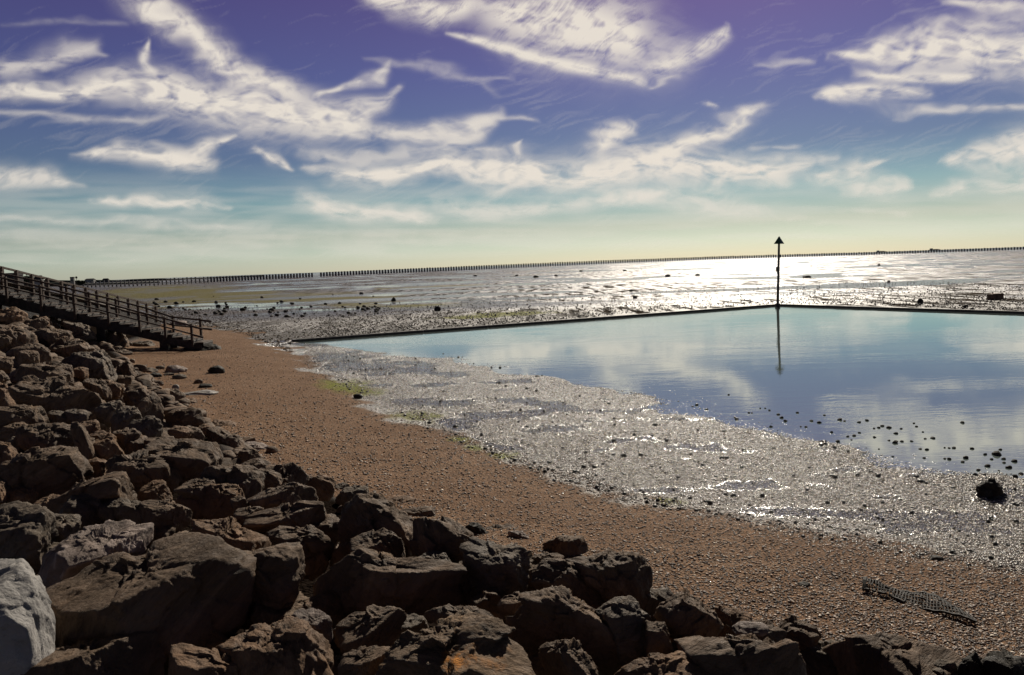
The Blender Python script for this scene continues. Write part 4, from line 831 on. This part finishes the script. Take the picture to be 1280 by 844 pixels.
# ------------------------------------------------------------------ pebbles and shells (uncountable)
def pebbles(name, label, n, area, size, cols, mat, seed, flat=.45, tsd=.28):
    r = np.random.default_rng(seed); us, vs = area(r, n); n = len(us)
    D = np.stack([(us - 640) / F, -(vs - 422) / F, -np.ones_like(us)], 1) @ RM.T
    t = np.full(n, 10.0)
    for _ in range(6):
        P = np.array([0, 0, EYE]) + D * t[:, None]; zz = terrain(P[:, 0], P[:, 1])[0]; t = t + (P[:, 2] - zz) / -D[:, 2] * .9
        t = np.clip(t, 2, 120)
    P = np.array([0, 0, EYE]) + D * t[:, None]; zz, S_, b_, w_, t_, i_ = terrain(P[:, 0], P[:, 1])
    keep = (t_ < .3) & (np.abs(P[:, 2] - zz) < .2); P = P[keep]; n = len(P); P[:, 2] = np.maximum(zz[keep], -.012)
    V0, Fc = ICO[1]; V0 = np.asarray(V0)
    sz = size[0] + (size[1] - size[0]) * r.random(n) ** 3
    sz = sz * np.clip(np.linalg.norm(P, axis=1) / 14, .75, 1.3)
    sc = np.stack([sz * r.uniform(.7, 1.25, n), sz * r.uniform(.6, 1.1, n), sz * r.uniform(flat * .6, flat * 1.4, n)], 1)
    L = V0[None] * (1 + .25 * r.normal(size=(n, len(V0), 1)).clip(-1, 1)) * sc[:, None]
    a = r.uniform(0, 6.28, n); b = r.normal(0, tsd, n)
    ca, sa, cb, sb = np.cos(a), np.sin(a), np.cos(b), np.sin(b)
    x, y, z_ = L[..., 0], L[..., 1], L[..., 2]
    x, z_ = x * cb[:, None] + z_ * sb[:, None], -x * sb[:, None] + z_ * cb[:, None]
    x, y = x * ca[:, None] - y * sa[:, None], x * sa[:, None] + y * ca[:, None]
    L = np.stack([x, y, z_], -1) + P[:, None] + np.array([0, 0, 1]) * (sz * flat * .35)[:, None, None]
    Fa = (Fc[None] + (np.arange(n) * len(V0))[:, None, None]).reshape(-1, 3)
    tone = np.repeat(r.random(n), len(V0))
    o = mesh_np(name, L.reshape(-1, 3), Fa, mat, smooth=False, attrs=dict(tone=tone))
    return tag(o, label, name.replace('_', ' '), kind='stuff')
def mat_pebble(name, cols, rough, spec):
    t = NT(name); a = t.attr('tone'); r_ = t.node('ShaderNodeValToRGB'); r_.color_ramp.interpolation = 'CONSTANT'
    fill(r_.color_ramp, cols); t.l.new(a, r_.inputs[0])
    return t.done(t.princ(r_.outputs[0], rough, spec))
mp1 = mat_pebble('shingle_stones', [(0, (.055, .03, .018)), (.40, (.15, .088, .053)), (.62, (.26, .157, .094)), (.80, (.07, .043, .027)), (.9, (.42, .31, .22)), (.96, (.65, .55, .43))], .6, .4)
mp2 = mat_pebble('wet_shells', [(0, (.04, .028, .018)), (.42, (.13, .09, .058)), (.62, (.24, .175, .115)), (.78, (.46, .37, .26)), (.90, (.80, .71, .56))], .26, 1.0)
bx_, bv_ = [p[0] for p in B_px][::-1] + [1800], [p[1] for p in B_px][::-1] + [880]
def area_beach(r, n):
    u = r.uniform(180, 1750, n); top = np.interp(u, bx_, bv_); v = top - 12 + (900 + np.maximum(u - 1280, 0) * .3 - top) * r.random(n) ** .95
    return u, v
wx_, wv_ = [p[0] for p in W_px][::-1] + [1800], [p[1] for p in W_px][::-1] + [700]
def area_wet(r, n):
    u = r.uniform(380, 1700, n); top = np.interp(u, wx_, wv_); bot = np.interp(u, bx_, bv_); g_ = r.random(n); v = top - 1 + (bot - top) * g_ ** 1.1 + 8 * r.normal(size=n) * g_; far_ = r.random(n) < .05; v = np.where(far_, top - 14 * r.random(n) ** 2, v)
    return u, v
pebbles('shingle', 'brown shingle of small stones covering the upper beach', 125000, area_beach, (.008, .032), None, mp1, 3)
pebbles('wet_shell_gravel', 'wet glistening shells and gravel covering the flat beside the pool', 140000, area_wet, (.007, .026), None, mp2, 4, .34, .2)

def area_mud(r, n):
    u = 190 + 470 * r.random(n) ** 1.7; top = 383 - (u - 250) * .01 + (u > 450) * 2; bot = np.where(u < 365, np.interp(u, bx_, bv_), 425 - (u - 365) * .073)
    v = top + (bot - top) * r.random(n) ** .8; keep = (v < np.interp(u, [365, 972], [426, 380]) + 2000 * (u < 365)) & (r.random(n) > np.clip((u - 380) / 280, 0, 1))
    return u[keep], v[keep]
def mat_fix(): pass
mp3 = mat_pebble('mud_stones', [(0, (.05, .038, .028)), (.4, (.10, .075, .052)), (.7, (.16, .12, .085)), (.95, (.24, .2, .16))], .7, .15)
pebbles('stony_mud', 'dark grey stones and broken shell covering the mud between steps and pool', 7000, area_mud, (.03, .08), None, mp3, 6)

def area_edge(r, n):
    u = 400 + 890 * r.random(n); w0 = np.interp(u, [365, 972, 1280], [426, 380, 390]); v = w0 - 1 - 34 * r.random(n) ** 1.3 + 3 * np.sin(u / 47) * r.random(n); return u, v
mp5 = mat_pebble('mud_pebbles', [(0, (.03, .022, .016)), (.55, (.09, .07, .05)), (.9, (.2, .17, .13))], .5, .3)
pebbles('mud_gravel', 'fine dark gravel and worm casts dotted over the wet mud behind the pool walls', 9000, area_edge, (.025, .07), None, mp5, 12, .8)
mp4 = mat_pebble('dark_wet_stones', [(0, (.02, .016, .012)), (.6, (.05, .04, .03))], .4, .3)
def area_dark(r, n):
    u = r.uniform(380, 1290, n); b_ = np.interp(u, bx_, bv_); w0 = np.interp(u, wx_, wv_)
    v = np.where(r.random(n) < .45, b_ - np.abs(r.normal(size=n)) * (5 + (u - 380) * .02) + 3, w0 - 3 + (b_ - w0) * r.random(n)); return u, v
pebbles('scattered_dark_stones', 'many more little dark stones scattered over the wet flat', 1100, area_dark, (.015, .05), None, mp4, 8, .7)

# ------------------------------------------------------------------ pool wall
def wall(a, b, w_, label, breaks=()):
    a, b = np.array(a), np.array(b); d = b - a; L = np.linalg.norm(d); d /= L; n = np.array([-d[1], d[0]])
    root = empty('pool_wall', (a[0], a[1], 0), label, 'wall', 'low walls of the tidal pool')
    cuts = [0] + list(breaks) + [L]
    for s0, s1 in zip(cuts[:-1], cuts[1:]):
        m = MB(); p = a + d * (s0 + .04) + n * w_ / 2; q = a + d * (s1 - .04) + n * w_ / 2
        m.beam((p[0] - a[0], p[1] - a[1], -.10), (q[0] - a[0], q[1] - a[1], -.10), w_, .5, bevel=.03)
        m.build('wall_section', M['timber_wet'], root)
P0e, P1e = P0, P1
s1 = np.linalg.norm(unproj(521, 413.5, .05)[:2] - P0); s2 = np.linalg.norm(unproj(598, 407.3, .05)[:2] - P0)
wall(P0, P1, .30, 'low dark wall along the far left side of the tidal pool, ending on the shingle', (s1, s2))
wall(P1, P2x, .30, 'low dark wall running right from the beacon pole along the pool', (14.0, 28.0))
# beacon
bb = unproj(972, 381.5, .1); kb = bb[1] / F * 1.0
bcn = empty('beacon_pole', (bb[0], bb[1], -.1), 'tall thin beacon pole with a green cone topmark at the corner of the pool wall', 'beacon')
dkm = np.linalg.norm(bb - np.array([0, 0, EYE])) / F
ht = 83 * dkm; lean = .028
MB().cone((0, 0, 0), (ht * lean, 0, ht), .115, .085, 12).build('pole', M['metal'], bcn)
MB().cone((ht * lean * .93, 0, ht - 8 * dkm), (ht * lean, 0, ht + .05), 6.2 * dkm, .02, 4).build('topmark', M['green'], bcn)
MB().box((ht * .54 * lean - .12, -.08, ht * .545), (.18, .22, .42), bevel=.03).build('bracket_box', M['metal'], bcn)
MB().cone((0, 0, -.05), (0, 0, .35), .24, .2, 12).build('pole_collar', M['timber_wet'], bcn)

# ------------------------------------------------------------------ steps
DS = 40.0
st = empty('beach_steps', tuple(atdist(21, 440, DS)), 'timber flight of steps with post and rail handrails coming down to the beach', 'steps')
so_ = Vector(st.location)
def stp(u, v, d=DS): return Vector(atdist(u, v, d)) - so_
t0, t1 = stp(21, 373), stp(247, 428); nst = 17; wid = 1.3
dirv = (t1 - t0) / nst
ux = Vector((dirv.x, 0, 0)); 
for i in range(-4, nst + 1):
    p = t0 + dirv * i
    MB().box((p.x, wid / 2, p.z - .03), (abs(dirv.x) * 1.08, wid, .055), bevel=.006).build('tread', M['concrete'] if False else M['timber'], st)
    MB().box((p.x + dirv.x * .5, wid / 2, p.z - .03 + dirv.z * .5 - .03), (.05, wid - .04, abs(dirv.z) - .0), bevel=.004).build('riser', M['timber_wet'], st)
for yy in (-.06, wid + .06):
    a_, b_ = t0 + dirv * -4.6, t0 + dirv * (nst + .4)
    pts = [(a_.x, yy, a_.z + .02), (b_.x, yy, b_.z - .06), (b_.x, yy, b_.z - .30), (b_.x - .5, yy, b_.z - .28), (a_.x, yy, a_.z - .55)]
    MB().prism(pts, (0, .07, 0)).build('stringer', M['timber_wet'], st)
for u_, h_ in ((-20, 1.7), (52, 1.6), (125, 1.2), (204, .85)):
    for yy in (0.1, wid - .1):
        q = stp(u_, 373 + (u_ - 21) * .245)
        MB().box((q.x, yy, q.z - h_ / 2 - .1), (.42 if u_ > 100 else .3, .3, h_), bevel=.02).build('pier', M['timber_wet'], st)
def rail_set(posts, yy, nm='rail'):
    tops = []
    for u_, vt, L in posts:
        q = stp(u_, vt); MB().box((q.x, yy, q.z - L / 2), (.115, .115, L), bevel=.01).build('post', M['timber'], st); tops.append(q)
    for dz, th in ((-.08, .09), (-.50, .07)):
        for p, q in zip(tops[:-1], tops[1:]):
            MB().beam((p.x, yy - .085, p.z + dz), (q.x, yy - .085, q.z + dz), .05, th).build('rail', M['timber'], st)
    p, q = tops[-2], tops[-1]; dd = (q - p).normalized()
    for dz in (-.10, -.52):
        e = q + dd * .62; MB().beam((q.x, yy - .085, q.z + dz), (e.x, yy - .085, e.z + dz), .05, .10).build('rail', M['timber'], st)
rail_set([(-33, 337, 1.2), (9, 346, 1.3), (52, 356, 1.3), (94, 366.5, 1.3), (136, 377, 1.2), (175, 387.5, 1.15), (207, 395.5, 1.1), (240.5, 404.5, 1.15)], -.16)
rail_set([(-20, 340, 1.2), (32, 351, 1.2), (64, 358.5, 1.2), (93, 366, 1.2), (128, 374.5, 1.2), (168, 385, 1.1), (201.5, 396.5, 1.0), (237, 400, 1.2)], wid + .05)

# slipway with its own timber fence beyond the steps
dl = lambda u: 42.0 + 18.0 * (1 / (1 + 0) * u / 194.0)
def dfar(k): # posts evenly spaced in depth, as the photo's spacing shrinks
    return None
FP = [(-21, 328.2), (1.5, 333), (20, 337.5), (39, 342.5), (58.5, 347), (76, 351.5), (92, 355.5), (107, 359), (120.6, 362.5), (134, 366), (147, 369.5), (160, 372.8), (172, 375.5), (183, 379), (194.5, 382.5)]
D0, D1 = 42.0, 60.0
import_t = []
A0, A1 = atdist(1.5, 333, D0), atdist(194.5, 382.5, D1)
sl = empty('slipway_fence', tuple(A1 * np.array([1, 1, 0])), 'longer post and rail fence sloping down beyond the steps', 'fence')
lo_ = Vector(sl.location); tops = []
for u_, v_ in FP:
    d = ray(u_, v_); n = np.array([A1[1] - A0[1], -(A1[0] - A0[0])]); t_ = (A0[:2] @ n) / (d[:2] @ n); q = Vector(np.array([0, 0, EYE]) + d * t_) - lo_
    MB().box((q.x, q.y, q.z - .6), (.17, .17, 1.2), bevel=.015).build('post', M['timber'], sl); tops.append(q)
for p, q in zip(tops[:-1], tops[1:]):
    MB().beam((p.x, p.y, p.z - .05), (q.x, q.y, q.z - .05), .09, .10).build('top_rail', M['timber'], sl)
    MB().beam((p.x, p.y, p.z - .60), (q.x, q.y, q.z - .60), .05, .09).build('lower_rail', M['timber'], sl)
n_ = Vector((A1[1] - A0[1], -(A1[0] - A0[0]), 0)).normalized(); n_ = -n_ if n_.y < 0 else n_
p, q = tops[0] + lo_, tops[-1] + lo_; ex = (q - p).normalized(); q2 = q + ex * .5; p2 = p - ex * 8
b0 = MB(); b0.prism([(p2.x, p2.y, p2.z - .92), (q2.x, q2.y, q2.z - 1.0), (q2.x, q2.y, -.3), (p2.x, p2.y, -.3)], Vector((n_.x, n_.y, 0)) * -1.6)
sw = b0.build('slipway', M['timber_wet'], org=tuple(q2 * 1.0))  # concrete body in the dark timber colour; only the kerb is pale
kb_ = MB(); k0, k1 = p2 + Vector((0, 0, -.74)), q2 + Vector((0, 0, -.80)); nn = Vector((n_.x, n_.y, 0)) * -1.2
kb_.prism([tuple(k0 + Vector((0, 0, .05)) - q2), tuple(k1 + Vector((0, 0, .05)) - q2), tuple(k1 - Vector((0, 0, .03)) - q2), tuple(k0 - Vector((0, 0, .03)) - q2)], nn)
kb_.build('kerb', M['concrete'], sw)
tag(sw, 'pale concrete slipway edge sloping down between the steps and their outer fence', 'slipway')

# ------------------------------------------------------------------ the boom of piles across the flats
BTOP = [(104, 352.4), (250, 346.7), (264, 346.2), (350, 342.8), (450, 338.4), (600, 331.9), (760, 325.3), (900, 320.4), (1000, 317.6), (1100, 314.8), (1300, 307.9)]
BBOT = [(104, 358.0), (250, 353.6), (264, 352.9), (350, 348.6), (450, 343.6), (600, 337.1), (760, 329.7), (880, 324.9), (1000, 321.2), (1100, 318.4), (1300, 311.4)]
bm_root = empty('sea_boom', tuple(unproj(262, 353.5, -.1)), 'very long line of upright piles crossing the mud flats to the horizon', 'boom')
bo = Vector(bm_root.location)
us_ = []; u = 104.0
while u < 262: us_.append(u); u += 5.2
u = 264
while u < 1296:
    if not (391 < u < 400): us_.append(u)
    u += np.interp(u, [264, 380, 480, 600, 900, 1120, 1290], [3.9, 3.75, 3.6, 3.1, 2.9, 3.2, 3.9])
hz = lambda u_: 346 - .0363 * (u_ - 250)
prev = None; rest = MB(); npost = 0; piles = []
for u_ in us_:
    vb = np.interp(u_, [b[0] for b in BBOT], [b[1] for b in BBOT]); dd = np.clip(4280 / max(vb - hz(u_), 1.7), 250, 2400)
    if u_ < 262: dd = np.interp(u_, [104, 262], [430, 560])
    vt = np.interp(u_, [b[0] for b in BTOP], [b[1] for b in BTOP]) + (0 if u_ > 262 else rs_.uniform(-.8, .3)) + rs_.uniform(-.2, .2)
    tp_ = Vector(atdist(u_, vt, dd)) - bo; bp = Vector(atdist(u_, vb, dd)) - bo; kx = dd / F
    piles.append((u_, tp_, bp, (np.interp(u_, [262, 500, 700, 1290], [2.2, 2.1, 1.7, 1.9]) if u_ > 262 else 1.5) * kx, (vb - vt)))
order = sorted(piles, key=lambda p: -p[4] * p[3] / (p[3] + 1) - (3 if p[0] > 262 else 0)); first = set(id(p) for p in order[:100])
for p in piles:
    u_, a_, b_, w_, h_ = p
    m = MB() if id(p) in first else rest
    m.box(((a_.x + b_.x) / 2, (a_.y + b_.y) / 2, (a_.z + b_.z) / 2 - .4), (w_, w_ * .6, a_.z - b_.z + .8), bevel=0)
    if m is not rest: m.build('pile', M['pile'], bm_root)
rp = rest.build('pile', M['pile'], bm_root); rp['kind'] = 'stuff'; rp['label'] = 'farther piles standing too close together to count'
lp = [p for p in piles if p[0] < 262]
for p, q in zip(lp[:-1], lp[1:]):
    if p is lp[0] or True:
        pass
a_, b_ = lp[0], lp[-1]
m = MB(); m.beam(b_[2] + Vector((0, -.3, .5)), a_[2] + Vector((0, -.3, .5)), .4, .4); m.build('base_rail', M['pile'], bm_root)
m = MB(); m.beam(b_[1] + Vector((0, -.3, -1.2)), a_[1] + Vector((0, -.3, -1.2)), .25, .3); m.build('upper_rail', M['pile'], bm_root)
a_, b_ = piles[len(lp)], piles[-1]

# ------------------------------------------------------------------ far shore on the left
def landstrip(pts, dist0, dist1, name='far_shore'):
    m = bmesh.new(); f_, b2 = [], []
    for i, (u_, v_) in enumerate(pts):
        q = atdist(u_, v_, dist0); r_ = atdist(u_, v_, dist1)
        f_.append(m.verts.new((q[0], q[1], -1))); b2.append(m.verts.new(tuple(q))); 
    back = [m.verts.new((v.co.x * dist1 / dist0, dist1, v.co.z)) for v in b2]
    for i in range(len(pts) - 1):
        m.faces.new((f_[i], f_[i + 1], b2[i + 1], b2[i])); m.faces.new((b2[i], b2[i + 1], back[i + 1], back[i]))
    bmesh.ops.recalc_face_normals(m, faces=m.faces)
    me = bpy.data.meshes.new(name); m.to_mesh(me); m.free(); me.materials.append(M['land']); o = bpy.data.objects.new(name, me); col.objects.link(o)
    return tag(o, kind='structure')
landstrip([(-200, 352), (0, 349.5), (60, 350.2), (104, 350.8), (112, 349.8), (125, 350), (133, 350.2), (150, 350.6), (165, 349.3), (190, 348.3), (205, 348.2), (212, 349.1), (255, 347.4), (330, 343.9)], 1500, 2600)
landstrip([(-300, 356), (-60, 353), (0, 353), (50, 353.5), (95, 353.6), (118, 354.5), (150, 353.6), (200, 352.2)], 760, 900, 'far_bank')
def house(u0, u1, v0, v1, d, label, roofh=1.0, wallm='farwall', group='buildings on the far shore', name='building', windows=3, flat=False):
    a = atdist(u0, v1, d); b = atdist(u1, v1, d); W_ = b[0] - a[0]; H_ = (v1 - v0) * d / F; c = (a + b) / 2
    root = empty(name, (c[0], d, c[2]), label, 'building', group)
    MB().box((0, W_ * .25, H_ / 2 - 1), (W_, W_ * .5, H_ + 2)).build('wall', M[wallm], root)
    if flat: MB().box((0, W_ * .25, H_ + .15), (W_ * 1.04, W_ * .54, .3)).build('roof', M['farroof'], root)
    else: MB().prism([(-W_ * .53, -.2, H_), (W_ * .53, -.2, H_), (W_ * .42, W_ * .25, H_ + roofh), (-W_ * .42, W_ * .25, H_ + roofh)], (0, .2, .1)).build('roof', M['farroof'], root); 
    if not flat: MB().prism([(-W_ * .53, W_ * .5 + .2, H_), (-W_ * .42, W_ * .25, H_ + roofh), (W_ * .42, W_ * .25, H_ + roofh), (W_ * .53, W_ * .5 + .2, H_)], (0, -.2, .1)).build('roof', M['farroof'], root)
    for k in range(windows):
        MB().box((W_ * ((k + .5) / windows - .5), -.06, H_ * .55), (W_ / windows * .45, .1, H_ * .35)).build('window', M['glass'], root)
house(6, 24, 344.5, 351, 95, 'low dark shelter with a pale flat roof behind the top of the steps', wallm='farroof', windows=2, flat=True)
house(42, 52, 349.5, 354, 120, 'small white hut seen between the posts of the outer fence', .5, windows=1)
house(88, 92.6, 347.8, 354, 200, 'narrow pale tower like kiosk standing above the fence', .2, windows=1, flat=True)
house(106, 117, 349.8, 352.3, 900, 'long low roofed hall on the far bank', 1.2)
house(128, 135, 349.6, 351.5, 900, 'small dark gabled house on the far bank', 1.2, wallm='farroof', windows=2)
def bush(u0, v0, w, h, d, label, name='tree'):
    q = atdist(u0, v0 + h, d); k = d / F; root = empty(name, tuple(q), label, 'tree', 'trees by the far bank')
    MB().cone((0, 0, -.5), (0, 0, h * k * .5), .16, .1, 8).build('trunk', M['timber'], root)
    r = np.random.default_rng(int(u0)); n = 900; p = r.normal(size=(n, 3)); p /= np.linalg.norm(p, axis=1)[:, None]; p *= r.random((n, 1)) ** .45
    lump = 1 + .45 * noise3(p * 2.1 + u0, 3)[:, None]; p = p * lump * np.array([w * k / 2, w * k / 2, h * k * .42]) + np.array([0, 0, h * k * .58])
    s_ = k * .9; t1_ = r.normal(size=(n, 3)) * s_; t2_ = r.normal(size=(n, 3)) * s_
    V = np.concatenate([p, p + t1_, p + t2_], 0); I_ = np.arange(n); mesh_np('crown', V, np.stack([I_, I_ + n, I_ + 2 * n], 1), M['leaf'], parent=root)
bush(33, 345, 8, 8, 110, 'dark round bushy tree right of the low shelter'); bush(25, 346.5, 7, 7, 112, 'dark bush touching the low shelter'); 
bush(103, 352, 5, 3, 380, 'low dark bush beside the start of the boom'); bush(98, 351.8, 5, 3, 380, 'second low dark bush left of the start of the boom')
ps = empty('sign_post', tuple(atdist(96, 354, 200)), 'small post with a round disc beside the pale kiosk', 'sign post')  # disc sign on a post, carries no lamp
MB().cone((0, 0, -.5), (0, 0, 1.35), .05, .05, 8).build('pole', M['metal'], ps); MB().cone((0, -.04, 1.4), (0, .04, 1.4), .28, .28, 14).build('disc', M['timber'], ps)
# ships on the horizon
for (u_, w_, l) in ((1102, 13, 'faint cargo ship on the horizon above the boom, left of the other'), (1169, 14, 'faint cargo ship on the horizon with a taller bridge, right of the other')):
    d = 6000.0; q = atdist(u_, hz(u_) + .1, d); k = d / F; r0 = empty('cargo_ship', (q[0], q[1], 0), l, 'ship', 'ships on the horizon')
    MB().prism([(-w_ * k / 2, 0, 0), (w_ * k / 2 - 5, 0, 0), (w_ * k / 2, 0, 7), (-w_ * k / 2, 0, 6)], (0, 14, 0)).build('hull', M['pile'], r0)
    MB().box((-w_ * k * .3, 7, 10), (w_ * k * .22, 10, 9 if u_ < 1150 else 12)).build('bridge', M['farwall'], r0)
    for j in (0, 1, 2): MB().box((w_ * k * (-.05 + j * .15), 7, 8), (w_ * k * .1, 10, 3.4)).build('hatch', M['pile'], r0)

# ------------------------------------------------------------------ discarded rusty mesh on the shingle
NE = [(1080, 742), (1120, 752), (1165, 767), (1221, 783)]; NT_ = [(1082, 730), (1125, 740), (1165, 751), (1207, 766)]
def gz(u_, v_):
    return hit(u_, v_)[0]
lo = np.array([gz(*p) for p in NE]); hi = np.array([gz(*p) for p in NT_])
nroot = empty('wire_mesh', tuple(lo.mean(0)), 'rusty square wire mesh strip lying half buried in the shingle at the lower right', 'mesh')
no = lo.mean(0); mm = MB(); nu, nv = 34, 6
def netp(a, b):
    s = a * 3; i = min(2, int(s)); f_ = s - i; p = lo[i] * (1 - f_) + lo[i + 1] * f_; q = hi[i] * (1 - f_) + hi[i + 1] * f_
    r_ = p * (1 - b) + q * b - no; h = .035 + .05 * math.sin(b * 3.1) * (1.2 - a) + .03 * math.sin(a * 9 + b * 2)
    j = noise2(np.array([a * 14.]), np.array([b * 3.]), 5)[0]
    return Vector((r_[0], r_[1] + .02 * j, r_[2] + h + .02 * j))
for i in range(nu + 1):
    for j in range(nv):
        if rs_.random() < .93: mm.beam(netp(i / nu, j / nv), netp(i / nu, (j + 1) / nv), .010, .010)
for j in range(nv + 1):
    for i in range(nu):
        if rs_.random() < .93: mm.beam(netp(i / nu, j / nv), netp((i + 1) / nu, j / nv), .010 if 0 < j < nv else .022, .010 if 0 < j < nv else .022)
mm.build('mesh_panel', M['net'], nroot)
a = [netp(0, j / 6) for j in range(7)]; fr_ = MB()
for p, q in zip(a[:-1], a[1:]): fr_.beam(p, q, .035, .035)
fr_.build('frame_edge', M['net'], nroot)
